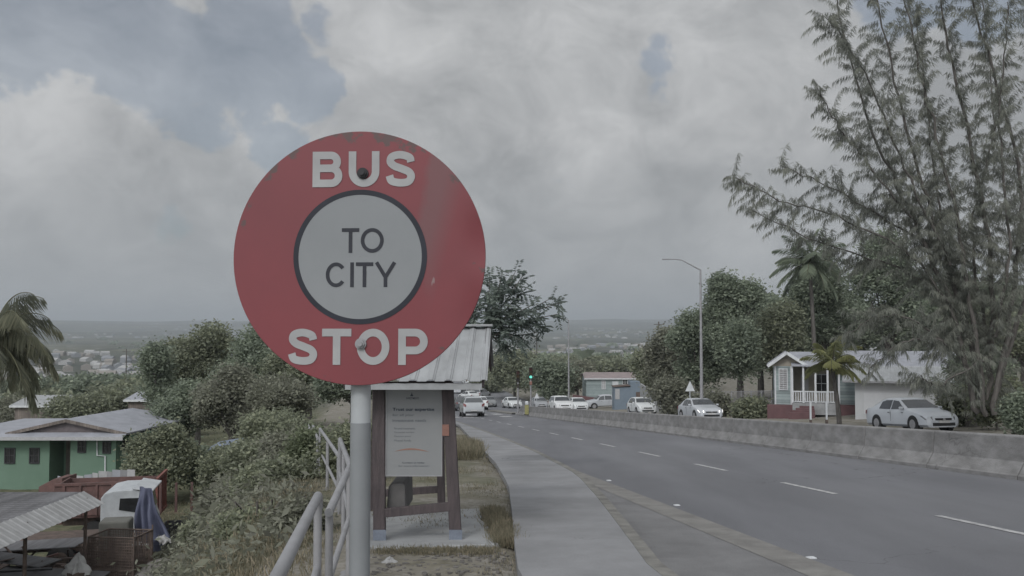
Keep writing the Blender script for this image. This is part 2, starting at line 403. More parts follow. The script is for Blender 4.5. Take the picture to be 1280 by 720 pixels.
# ground: dry grass, soil and far fields by position
def ground_mat():
    m = bpy.data.materials.new('ground_soil_and_grass'); m.use_nodes = True
    n, l = m.node_tree.nodes, m.node_tree.links
    b = n['Principled BSDF']; b.inputs['Roughness'].default_value = .95; b.inputs['Specular IOR Level'].default_value = .1
    g = n.new('ShaderNodeNewGeometry')
    def nz(scale, det=6, r=.6):
        x = n.new('ShaderNodeTexNoise'); x.inputs['Scale'].default_value = scale; x.inputs['Detail'].default_value = det; x.inputs['Roughness'].default_value = r
        l.new(g.outputs['Position'], x.inputs['Vector']); return x.outputs['Fac']
    def ramp(f, a, b_, lo=.4, hi=.6):
        c = n.new('ShaderNodeValToRGB'); c.color_ramp.elements[0].position = lo; c.color_ramp.elements[1].position = hi
        c.color_ramp.elements[0].color = (*a, 1); c.color_ramp.elements[1].color = (*b_, 1); l.new(f, c.inputs[0]); return c.outputs[0]
    def mix(f, a, b_):
        x = n.new('ShaderNodeMix'); x.data_type = 'RGBA'; l.new(f, x.inputs['Factor']); l.new(a, x.inputs['A']); l.new(b_, x.inputs['B']); return x.outputs['Result']
    near = mix(ramp(nz(1.1), (0, 0, 0), (1, 1, 1)), ramp(nz(7), (.15, .14, .11), (.21, .195, .16)), ramp(nz(11), (.30, .285, .265), (.22, .205, .18)))
    bare = n.new('ShaderNodeAttribute'); bare.attribute_name = 'grassy'
    grassc = ramp(nz(2.5), (.085, .095, .058), (.15, .145, .098))
    near = mix(bare.outputs['Fac'], near, grassc)
    vor = n.new('ShaderNodeTexVoronoi'); vor.inputs['Scale'].default_value = .0045; vor.inputs['Randomness'].default_value = .9
    l.new(g.outputs['Position'], vor.inputs['Vector'])
    sepc = n.new('ShaderNodeSeparateColor'); l.new(vor.outputs['Color'], sepc.inputs[0])
    fields = ramp(sepc.outputs[0], (.06, .07, .055), (.15, .15, .10), .2, .9)
    woods = ramp(nz(.012, 8, .7), (.045, .052, .045), (.11, .11, .085), .42, .62)
    far = mix(ramp(nz(.004), (0, 0, 0), (1, 1, 1)), fields, woods)
    # pale specks of roofs and roads on the far plain
    sp_ = n.new('ShaderNodeTexVoronoi'); sp_.inputs['Scale'].default_value = .035; l.new(g.outputs['Position'], sp_.inputs['Vector'])
    d = n.new('ShaderNodeMapRange'); d.inputs['From Min'].default_value = .12; d.inputs['From Max'].default_value = .3; d.inputs['To Min'].default_value = 1; d.inputs['To Max'].default_value = 0
    l.new(sp_.outputs['Distance'], d.inputs['Value'])
    town = n.new('ShaderNodeMapRange'); town.inputs['From Min'].default_value = .5; town.inputs['From Max'].default_value = .62
    l.new(nz(.0016, 4, .6), town.inputs['Value'])
    mu = n.new('ShaderNodeMath'); mu.operation = 'MULTIPLY'; l.new(d.outputs[0], mu.inputs[0]); l.new(town.outputs[0], mu.inputs[1])
    tcol = n.new('ShaderNodeRGB'); tcol.outputs[0].default_value = (.40, .39, .38, 1)
    far = mix(mu.outputs[0], far, tcol.outputs[0])
    ln = n.new('ShaderNodeVectorMath'); ln.operation = 'LENGTH'; l.new(g.outputs['Position'], ln.inputs[0])
    df = n.new('ShaderNodeMapRange'); df.inputs['From Min'].default_value = 130; df.inputs['From Max'].default_value = 320; l.new(ln.outputs['Value'], df.inputs['Value'])
    l.new(mix(df.outputs[0], near, far), b.inputs['Base Color'])
    bp = n.new('ShaderNodeBump'); bp.inputs['Strength'].default_value = .5; bp.inputs['Distance'].default_value = .04
    l.new(nz(14), bp.inputs['Height']); l.new(bp.outputs[0], b.inputs['Normal'])
    return m

# ------------------------------------------------------------------ terrain
KL = sorted([gp(*p) for p in [(830, 724), (792, 674), (757, 630), (735, 606), (721, 595), (700, 584), (675, 570), (640, 555), (605, 541), (578, 531)]])
KL = [(s, l) for s, l in KL]
LE = sorted([gp(*p) for p in [(646, 724), (643, 690), (640, 650), (636, 615), (620, 585), (600, 563), (585, 547), (574, 534)]])
def interp(tab, s):
    if s <= tab[0][0]:
        (a, b), (c, d) = tab[0], tab[1]; return b + (s - a) * (d - b) / (c - a) * .3
    for (a, b), (c, d) in zip(tab, tab[1:]):
        if s <= c: return b + (s - a) * (d - b) / (c - a)
    return tab[-1][1]
L_EDGE = gp(1045, 719)[1]; L_EDGE = (L_EDGE + gp(760, 600)[1]) / 2
lane_px = [(1170, 645), (990, 604), (873, 581), (798, 566), (752, 555), (720, 547), (693, 541)]
L_LANE = sum(gp(*p)[1] for p in lane_px[:5]) / 5
L_BAR = (gp(1270, 600)[1] + gp(1108, 576)[1] + gp(940, 559)[1]) / 3
print('heading', math.degrees(HEAD), 'grade', K, 'edge', L_EDGE, 'lane', L_LANE, 'bar', L_BAR)
print('dash s', [round(gp(*p)[0], 1) for p in lane_px], 'kerb', [(round(a, 1), round(b, 2)) for a, b in KL], 'left', [(round(a, 1), round(b, 2)) for a, b in LE])
S_END = 112
FAR_R = L_BAR + 10.5
def build_ground():
    def axis(lo, hi, A, n, c):
        u0, u1 = math.asinh((lo - c) / A), math.asinh((hi - c) / A)
        return [c + A * math.sinh(u0 + (u1 - u0) * i / (n - 1)) for i in range(n)]
    xs = axis(-9000, 9000, 5, 330, 1); ys = axis(-60, 11000, 6, 330, 8)
    v, gr = [], []
    for y in ys:
        for x in xs:
            z = gz(x, y); s, l = sl(x, y)
            g = 0
            kl = interp(KL, s)
            if -6 < s < 300 and kl - .3 < l < FAR_R + 1: z -= .25
            elif -6 < s < S_END and interp(LE, s) - .1 < l <= kl: z -= .05
            elif -6 < s < S_END and l > -2: z += .02 + .03 * n2(x * 2, y * 2)
            left = interp(LE, s) - l
            if l < -1.2 - max(0, s - 10) * .06: g = 1
            elif 0 < left < 4: g = .15 + .5 * (n2(x * 1.1, y * .8) > .35)
            if s > 18 and left > .6 and left < 6: g = .6
            if 3 < s < 10.8 and left > 0 and l > -1.6: g = 0
            v.append((x, y, z)); gr.append(g)
    nx, ny = len(xs), len(ys)
    f = [(j * nx + i, j * nx + i + 1, (j + 1) * nx + i + 1, (j + 1) * nx + i) for j in range(ny - 1) for i in range(nx - 1)]
    me = bpy.data.meshes.new('ground'); me.from_pydata(v, [], f)
    a = me.attributes.new('grassy', 'FLOAT', 'POINT'); a.data.foreach_set('value', gr)
    me.polygons.foreach_set('use_smooth', [True] * len(f))
    me.materials.append(ground_mat())
    o = bpy.data.objects.new('ground', me); COL.objects.link(o); tag(o, kind='structure')
build_ground()

def strip(name, s_list, lf, rf, dz, m, thick=0, zf=zroad):
    mb = MB()
    P = []
    for s in s_list:
        a, b = xy(s, lf(s)), xy(s, rf(s)); z = zf(s) + dz
        P.append((Vector((*a, z)), Vector((*b, z))))
    n = len(P)
    vs = [p for q in P for p in q]
    mb.add(vs, [(2 * i, 2 * i + 1, 2 * i + 3, 2 * i + 2) for i in range(n - 1)])
    if thick:
        d = Vector((0, 0, -thick))
        for i in range(n - 1):
            for k in (0, 1):
                mb.quad(P[i][k], P[i + 1][k], P[i + 1][k] + d, P[i][k] + d)
    o = mb.build(name, m); return tag(o, kind='structure')
SS = [-5, -2, 0, 2, 4] + [4 + 1.5 * i for i in range(1, 74)]
SS = [s for s in SS if s < 112] + [112 + 5 * i for i in range(40)]
KSR = lambda s: interp(KL, s)
strip('road', SS, lambda s: KSR(s) + .02, lambda s: FAR_R if s < 200 else FAR_R - (s - 200) * .2, 0, M['asphalt'])
bay_s = [s for s in SS if s < 31]
strip('bus_bay', bay_s, lambda s: KSR(s) + .03, lambda s: max(KSR(s) + .05, L_EDGE - .32), .004, M['bay'])
strip('drain_strip', [s for s in SS if s < 42], lambda s: max(L_EDGE - .42, KSR(s) + .04) , lambda s: L_EDGE, .008, M['drain'])
FP = .12
strip('footpath', [s for s in SS if s < 90], lambda s: interp(LE, s), lambda s: KSR(s) - .14, FP, M['footpath'], .12)
strip('kerb', [s for s in SS if s < 90], lambda s: KSR(s) - .139, lambda s: KSR(s), FP + .004, M['kerb'], .15)
# painted lane dashes
def dash_group(s0, length, l0, l1, name='lane_marking', dz=.006):
    mb = MB(); 
    a = [Vector((*xy(s, l), zroad(s) + dz)) for s, l in ((s0, l0), (s0, l1), (s0 + length, l1), (s0 + length, l0))]
    mb.quad(*a); return mb
ds = [gp(*p)[0] for p in lane_px]
per = (ds[5] - ds[0]) / 5
dl = per * .42
mbd = MB()
for i in range(-2, 14):
    s0 = ds[0] + per * i - dl
    if s0 < -4 or s0 > 88: continue
    a = [Vector((*xy(s, l), zroad(s) + .006)) for s, l in ((s0, L_LANE - .055), (s0, L_LANE + .055), (s0 + dl, L_LANE + .055), (s0 + dl, L_LANE - .055))]
    mbd.quad(*a)
for i in range(6):          # zebra blocks of the crossing and the stop line
    l0 = L_EDGE + .2 + i * 1.45
    for s0, ln in ((86, 4.5),):
        a = [Vector((*xy(s, l), zroad(s) + .006)) for s, l in ((s0, l0), (s0, l0 + .8), (s0 + ln, l0 + .8), (s0 + ln, l0))]
        mbd.quad(*a)
for l0 in (L_EDGE + 1.0, L_LANE - 1, L_LANE + 2.2):
    a = [Vector((*xy(s, l), zroad(s) + .006)) for s, l in ((76, l0), (76, l0 + .9), (79, l0 + .9), (79, l0))]
    mbd.quad(*a)
tag(mbd.build('lane_markings', M['paint']), kind='structure')
# reflective studs
for k, p in enumerate([(1014, 698), (846, 632), (761, 601)]):
    s, l = gp(*p); x, y = xy(s, l)
    mb = MB(); mb.prism([(-.045, -.035, 0), (.045, -.035, 0), (.045, .035, 0), (-.045, .035, 0)], (0, 0, .012))
    mb.prism([(-.03, -.022, .012), (.03, -.022, .012), (.03, .022, .012), (-.03, .022, .012)], (0, 0, .005))
    o = mb.build('road_stud', M['white'], bevel=.006, loc=(x, y, zroad(s) + .001), rz=HEAD)
    tag(o, ['white stud on the road edge nearest the camera', 'white stud on the road edge, middle one of the three', 'white stud on the road edge where the bus bay begins'][k], 'road stud', 'white studs along the road edge')

# ------------------------------------------------------------------ median barrier
def barrier():
    seg = 3.0; s0 = gp(1270, 600)[0]; start = s0 - 3 * seg; n = 26
    root = empty('median_barrier', (*xy(start, L_BAR + .3), zroad(start)), HEAD, 'long stained concrete median barrier of jointed sections', 'barrier')
    prof = [(-.3, -.1), (-.3, .08), (-.27, .1), (-.13, .34), (-.09, .81), (-.06, .84), (.06, .84), (.09, .81), (.13, .34), (.27, .1), (.3, .08), (.3, -.1)]
    mb = MB(); g = .02
    a = [(x, g, z - K * g) for x, z in prof]; b = [(x, seg - g, z - K * (seg - g)) for x, z in prof]
    k = len(prof)
    mb.add(a + b, [tuple(range(k)), tuple(range(k, 2 * k))[::-1]] + [(i, (i + 1) % k, (i + 1) % k + k, i + k) for i in range(k)])
    first = mb.build('barrier_section', M['barrier'], root, bevel=.012)
    for i in range(1, n - 1):
        c = first.copy(); COL.objects.link(c); c.parent = root; c.location = (0, i * seg, -K * i * seg)
    mb = MB()        # sloped terminal
    b = [(x * .9, seg - g, min(z, .35) * .6 - K * (seg - g)) for x, z in prof]
    mb.add(a + b, [tuple(range(k)), tuple(range(k, 2 * k))[::-1]] + [(i, (i + 1) % k, (i + 1) % k + k, i + k) for i in range(k)])
    c = mb.build('end_section', M['barrier'], root, bevel=.012); c.location = (0, (n - 1) * seg, -K * (n - 1) * seg)
    return start + n * seg
BAR_END = barrier(); print('barrier end s', BAR_END)
# raised median beyond the barrier
strip('median_island', [BAR_END + .3 + i * 3 for i in range(8)], lambda s: L_BAR - .2, lambda s: L_BAR + .9, .13, M['kerb'], .15)

def ground_at(px, Y):
    p = at(px, 500, Y); return Vector((p.x, Y, gz(p.x, Y)))

# ------------------------------------------------------------------ text
def text_mesh(body, w, h, offset=0.0, ext=.0006, space=1.0):
    cu = bpy.data.curves.new('t', 'FONT'); cu.body = body; cu.size = 1; cu.offset = offset; cu.extrude = 0; cu.resolution_u = 6; cu.space_character = space
    o = bpy.data.objects.new('t', cu); COL.objects.link(o)
    dg = bpy.context.evaluated_depsgraph_get()
    me = bpy.data.meshes.new_from_object(o.evaluated_get(dg))
    bpy.data.objects.remove(o)
    vs = np.array([v.co[:] for v in me.vertices]); lo = vs.min(0); hi = vs.max(0)
    vs = (vs - (lo + hi) / 2) / np.maximum(hi - lo, 1e-6) * np.array([w, h, 0])
    for v, c in zip(me.vertices, vs): v.co = (c[0], 0, c[1])
    me.name = 'lettering'
    return me
def glyph(ch, w, h, t):
    a, b, r = t / 2, w - t / 2, h - t / 2
    def arc(cx, cy, rx, ry, a0, a1, n=20): return [(cx + rx * math.cos(R(a0 + (a1 - a0) * i / n)), cy + ry * math.sin(R(a0 + (a1 - a0) * i / n))) for i in range(n + 1)]
    def cat(P):
        P = [P[0]] + P + [P[-1]]; out = []
        for i in range(1, len(P) - 2):
            for k in range(8):
                u = k / 8; q = []
                for c in (0, 1):
                    p0, p1, p2, p3 = P[i - 1][c], P[i][c], P[i + 1][c], P[i + 2][c]
                    q.append(.5 * (2 * p1 + (p2 - p0) * u + (2 * p0 - 5 * p1 + 4 * p2 - p3) * u * u + (3 * p1 - p0 - 3 * p2 + p3) * u ** 3))
                out.append(tuple(q))
        return out + [P[-2]]
    if ch == 'I': return [[(w / 2, 0), (w / 2, h)]]
    if ch == 'T': return [[(0, r), (w, r)], [(w / 2, 0), (w / 2, h - t * .5)]]
    if ch == 'O': return [arc(w / 2, h / 2, w / 2 - a, h / 2 - a, 90, 450, 48)]
    if ch == 'C': return [arc(w / 2, h / 2, w / 2 - a, h / 2 - a, 38, 322, 40)]
    if ch == 'U': return [[(a, h)] + arc(w / 2, a + (w / 2 - a), w / 2 - a, w / 2 - a, 180, 360, 24) + [(b, h)]]
    if ch == 'Y': return [[(w / 2, 0), (w / 2, h * .45)], [(a * .9, h), (w / 2, h * .40)], [(w - a * .9, h), (w / 2, h * .40)]]
    if ch == 'P': m = h * .40; q = (r - m) / 2; return [[(a, 0), (a, h)], [(a, r), (b - q, r)] + arc(b - q, m + q, q, q, 90, -90, 20) + [(a, m)]]
    if ch == 'B':
        m = h * .53; q = (r - m) / 2; q2 = (m - a) / 2; x1 = b - w * .05
        return [[(a, 0), (a, h)], [(a, r), (x1 - q, r)] + arc(x1 - q, m + q, q, q, 90, -90, 18) + [(a, m)], [(x1 - q, m), (b - q2, m)] + arc(b - q2, a + q2, q2, q2, 90, -90, 18) + [(a, a)]]
    if ch == 'S': return [cat([(b - .01 * w, h * .69), (b - .07 * w, h * .82), (w * .5, r), (a + .09 * w, h * .84), (a + .03 * w, h * .70), (a + .16 * w, h * .585), (w * .55, h * .50), (b - .08 * w, h * .41), (b, h * .28), (b - .10 * w, h * .14), (w * .5, a), (a + .08 * w, h * .16), (a, h * .31)])]
def put_glyph(ch, parent, x, y, z, w, h, t, m):
    mb = MB()
    for k, P in enumerate(glyph(ch, w, h, t)):
        vs = []; P = [p for i, p in enumerate(P) if i == 0 or math.dist(p, P[i - 1]) > t * .02]
        closed = ch == 'O'
        for i, p in enumerate(P):
            p0 = P[i - 1] if i else (P[-2] if closed else P[0]); p1 = P[i + 1] if i < len(P) - 1 else (P[1] if closed else P[-1])
            dx, dz = p1[0] - p0[0], p1[1] - p0[1]; q = math.hypot(dx, dz) or 1; nx, nz = -dz / q, dx / q
            d1 = (p[0] - P[i - 1][0], p[1] - P[i - 1][1]) if i else (dx, dz); l1 = math.hypot(*d1) or 1
            c = max(.6, abs((nx * -d1[1] + nz * d1[0]) / l1)) if 0 < i < len(P) - 1 else 1
            for sg in (1, -1): vs.append((p[0] + sg * nx * t / 2 / c - w / 2, -.00012 * k, p[1] + sg * nz * t / 2 / c - h / 2))
        mb.add(vs, [(2 * i, 2 * i + 1, 2 * i + 3, 2 * i + 2) for i in range(len(P) - 1)])
    o = mb.build('letter', m, parent); o.location = (x, y, z); return o
def put_text(body, parent, x, y, z, w, h, m, offset=0.0, name='lettering', space=1.0):
    me = text_mesh(body, w, h, offset, space=space); me.materials.clear(); me.materials.append(m)
    o = bpy.data.objects.new(name, me); COL.objects.link(o); o.parent = parent; o.location = (x, y, z); return o

# ------------------------------------------------------------------ bus stop sign
def sign_red():
    m = mat('sign_red_enamel', (.205, .045, .054), (.17, .04, .048), 2, .42, spec=.45)
    n, l = m.node_tree.nodes, m.node_tree.links; b = n['Principled BSDF']
    base = b.inputs['Base Color'].links[0].from_socket
    tcn = n.new('ShaderNodeTexCoord')
    def sep(): 
        s_ = n.new('ShaderNodeSeparateXYZ'); l.new(tcn.outputs['Object'], s_.inputs[0]); return s_
    def mth(op, a, b_=None, clamp=False):
        q = n.new('ShaderNodeMath'); q.operation = op; q.use_clamp = clamp
        for i, v in enumerate((a, b_)):
            if v is None: continue
            if isinstance(v, (int, float)): q.inputs[i].default_value = v
            else: l.new(v, q.inputs[i])
        return q.outputs[0]
    def noise(sc, det=6, st=(1, 1, 1)):
        mm = n.new('ShaderNodeMapping'); mm.inputs['Scale'].default_value = st; l.new(tcn.outputs['Object'], mm.inputs[0])
        q = n.new('ShaderNodeTexNoise'); q.inputs['Scale'].default_value = sc; q.inputs['Detail'].default_value = det; q.inputs['Roughness'].default_value = .65
        l.new(mm.outputs[0], q.inputs[0]); return q.outputs['Fac']
    s_ = sep(); x, z = s_.outputs[0], s_.outputs[2]
    # scuffed band down the right-hand side
    band = mth('SUBTRACT', x, mth('ADD', .155, mth('MULTIPLY', mth('ABSOLUTE', mth('SUBTRACT', z, .09)), .2)))
    band = mth('ADD', band, mth('MULTIPLY', mth('SUBTRACT', noise(5), .5), .12))
    bm_ = n.new('ShaderNodeMapRange'); l.new(band, bm_.inputs[0]); bm_.inputs[1].default_value = 0; bm_.inputs[2].default_value = .025
    off = n.new('ShaderNodeMapRange'); l.new(mth('ADD', x, mth('MULTIPLY', z, -.25)), off.inputs[0]); off.inputs[1].default_value = .25; off.inputs[2].default_value = .19
    scuff = mth('MULTIPLY', mth('MULTIPLY', bm_.outputs[0], off.outputs[0]), .75)
    mx = n.new('ShaderNodeMix'); mx.data_type = 'RGBA'; l.new(scuff, mx.inputs['Factor']); l.new(base, mx.inputs['A']); mx.inputs['B'].default_value = (.15, .075, .08, 1)
    # chips near the rim
    r = n.new('ShaderNodeVectorMath'); r.operation = 'LENGTH'; l.new(tcn.outputs['Object'], r.inputs[0])
    rim = n.new('ShaderNodeMapRange'); l.new(r.outputs['Value'], rim.inputs[0]); rim.inputs[1].default_value = .26; rim.inputs[2].default_value = .355; rim.inputs[3].default_value = 0; rim.inputs[4].default_value = .29
    top = n.new('ShaderNodeMapRange'); l.new(z, top.inputs[0]); top.inputs[1].default_value = .1; top.inputs[2].default_value = .33; top.inputs[3].default_value = -.03; top.inputs[4].default_value = .09
    ch = mth('ADD', mth('ADD', noise(17, 8), rim.outputs[0]), top.outputs[0])
    cm_ = n.new('ShaderNodeMapRange'); l.new(ch, cm_.inputs[0]); cm_.inputs[1].default_value = .86; cm_.inputs[2].default_value = .90
    mx2 = n.new('ShaderNodeMix'); mx2.data_type = 'RGBA'; l.new(cm_.outputs[0], mx2.inputs['Factor']); l.new(mx.outputs['Result'], mx2.inputs['A']); mx2.inputs['B'].default_value = (.10, .06, .06, 1)
    # fine pale scratches
    sc = noise(26, 3, (1, 1, .18)); 
    sm_ = n.new('ShaderNodeMapRange'); l.new(sc, sm_.inputs[0]); sm_.inputs[1].default_value = .715; sm_.inputs[2].default_value = .74; sm_.inputs[4].default_value = .75
    mx3 = n.new('ShaderNodeMix'); mx3.data_type = 'RGBA'; l.new(sm_.outputs[0], mx3.inputs['Factor']); l.new(mx2.outputs['Result'], mx3.inputs['A']); mx3.inputs['B'].default_value = (.26, .2, .2, 1)
    l.new(mx3.outputs['Result'], b.inputs['Base Color'])
    return m
def bus_sign():
    Y = 2.6; c = at(448, 322, Y); sc = Y / 1150
    gx, gy = at(451, 600, Y + .06).x, Y + .06
    root = empty('bus_stop_sign', (gx, gy, gz(gx, gy) + .02), 0, 'round red BUS STOP sign reading TO CITY on a grey pole', 'road sign')
    p = lambda v: Vector(v) - Vector(root.location)
    ca = p(c)
    RZ = R(-3)
    plate = bpy.data.objects.new
    Rr = 159 * sc
    # bent disc: rings with a slight warp
    def disc(r0, r1, y, rings=10, seg=128, warp=True, back=None):
        vs, fs = [], []
        for i in range(rings + 1):
            r = r0 + (r1 - r0) * i / rings
            for k in range(seg):
                t = 2 * math.pi * k / seg; x, z = r * math.cos(t), r * math.sin(t)
                wv = (.010 * (max(0, x - .27) / .09) ** 2 * (1 + .6 * math.sin(t * 9)) ) if warp else 0
                vs.append((x, y + wv, z))
        for i in range(rings):
            for k in range(seg):
                fs.append((i * seg + k, i * seg + (k + 1) % seg, (i + 1) * seg + (k + 1) % seg, (i + 1) * seg + k))
        return vs, fs
    vs, fs = disc(.001, Rr, 0, 14)
    seg = 128; nv = len(vs)
    mb = MB(); mb.add(vs, fs, True)
    back = [(x, y + .006, z) for x, y, z in vs]
    mb.add(back, [f[::-1] for f in fs], True)
    outer = vs[-seg:]
    rimv = []
    for k in range(seg):
        x, y, z = outer[k]; rimv += [(x, y, z), (x * 1.004, y + .003, z * 1.004), (x, y + .006, z)]
    mb.add(rimv, [(3 * k + j, 3 * ((k + 1) % seg) + j, 3 * ((k + 1) % seg) + j + 1, 3 * k + j + 1) for k in range(seg) for j in (0, 1)], False)
    pl = mb.build('sign_plate', sign_red(), root, recalc=False); pl.location = ca; pl.rotation_euler.z = RZ
    mb = MB(); vs, fs = disc(78 * sc, 84.5 * sc, -.0012, 1, 128, False); mb.add(vs, fs, False)
    mb.build('black_ring', mat('ring_black', (.028, .03, .042), (.02, .022, .03), 8, .5), pl, recalc=False).location = (2 * sc, 0, 1 * sc)
    mb = MB(); vs, fs = disc(.0005, 78 * sc, -.0008, 8, 128, False); mb.add(vs, fs, False)
    mb.build('centre_disc', mat('sign_white', (.25, .262, .275), (.225, .238, .25), 4, .5, spec=.3), pl, recalc=False).location = (2 * sc, 0, 1 * sc)
    lw = mat('letter_white', (.37, .375, .38), (.31, .31, .32), 8, .55)
    lk = mat('letter_black', (.035, .037, .048), (.025, .027, .035), 8, .55)
    lettering = []
    def letters(word, boxes, y0, y1, m, off):
        for ch, (x0, x1) in zip(word, boxes):
            put_glyph(ch, pl, ((x0 + x1) / 2 - 448) * sc, -.0018, (322 - (y0 + y1) / 2) * sc, (x1 - x0) * sc, (y1 - y0) * sc, off * sc, m)
    letters('BUS', [(389, 427), (435, 474), (482, 519)], 188, 233, lw, 9.6)
    letters('STOP', [(360, 397), (403, 440), (447, 488), (499, 536)], 411, 456, lw, 9.6)
    letters('TO', [(427, 449), (451, 480)], 285, 316, lk, 4.6)
    letters('CITY', [(407, 433), (438, 442.5), (445, 467), (469, 496)], 328, 359, lk, 4.6)
    for (bx, by) in ((453, 216), (452, 430)):
        mb = MB(); q = ((bx - 448) * sc, 0, (322 - by) * sc)
        mb.cyl((q[0], -.012, q[2]), (q[0], -.004, q[2]), .0125, n=6, smooth=False); mb.cyl((q[0], -.006, q[2]), (q[0], .03, q[2]), .016, n=24)
        mb.cyl((q[0], -.018, q[2]), (q[0], -.01, q[2]), .007, n=12)
        mb.build('bolt', M['dark'] if by < 300 else M['galv'], pl, bevel=.001)
    px_ = at(451, 500, gy).x - root.location.x
    topz = at(451, 200, gy).z - root.location.z; jz = at(451, 528, gy).z - root.location.z
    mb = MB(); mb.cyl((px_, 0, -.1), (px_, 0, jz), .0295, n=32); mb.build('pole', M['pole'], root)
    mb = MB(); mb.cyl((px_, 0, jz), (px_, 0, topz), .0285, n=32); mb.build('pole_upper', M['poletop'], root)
    mb = MB(); mb.cyl((px_, 0, -.02), (px_, 0, .03), .08, .06, n=24); mb.build('footing', M['concrete'], root)
bus_sign()

# ------------------------------------------------------------------ pipe railing
def railing():
    top = [(-.40, .9), (-.72, 3.0)]
    pts3 = [at(300, 815, 2.6), at(398, 619, 6.4), at(411, 641, 6.55), at(437, 584, 8.9), at(425, 549, 13.5),
            at(424, 571, 13.6), at(400, 536, 20.5), at(397, 548, 20.6), at(391, 531, 25.5), at(388, 538, 26), at(386, 531, 31)]
    root = empty('pipe_railing', (pts3[1].x, pts3[1].y, gz(pts3[1].x, pts3[1].y)), 0, 'galvanised pipe railing stepping down along the edge of the footpath', 'railing')
    o0 = Vector(root.location)
    r = .031
    def g(p, dz=0): return Vector((p.x, p.y, gz(p.x, p.y) + dz)) - o0
    def runs(a, b, r, nposts, rail2=True):
        A, B = a - o0, b - o0
        d = (B - A).normalized()
        mb = MB(); mb.tube([A, A.lerp(B, .5), B - d * .05, B + Vector((0, 0, -.02)), B + d * .02 + Vector((0, 0, -.09))], r, 14)
        mb.build('top_rail', M['galv'], root)
        low = Vector((0, 0, -.48))
        mb = MB(); mb.tube([A + low, B + low], r * .8, 10); mb.build('lower_rail', M['galv'], root)
        for i in range(nposts):
            t = 1 - i / max(1, nposts - .999) if nposts > 1 else 1
            t = min(max(t, .02), .985)
            P = a.lerp(b, t); q = P - o0
            bot = g(P, -.2)
            bot.z = min(bot.z, q.z - 1.0)
            mb = MB(); mb.cyl(bot, q - Vector((0, 0, r)), r * .92, n=14); mb.cyl(bot + Vector((0, 0, .2)), bot + Vector((0, 0, .22)), .085, n=16); mb.build('post', M['galv'], root)
    runs(pts3[0], pts3[1], r, 2)
    runs(pts3[2], pts3[3], r, 2)
    runs(pts3[3] + Vector((0, .03, 0)), pts3[4], r, 3)
    runs(pts3[5], pts3[6], r, 3)
    runs(pts3[7], pts3[8], r, 3)
    runs(pts3[9], pts3[10], r, 2)
railing()

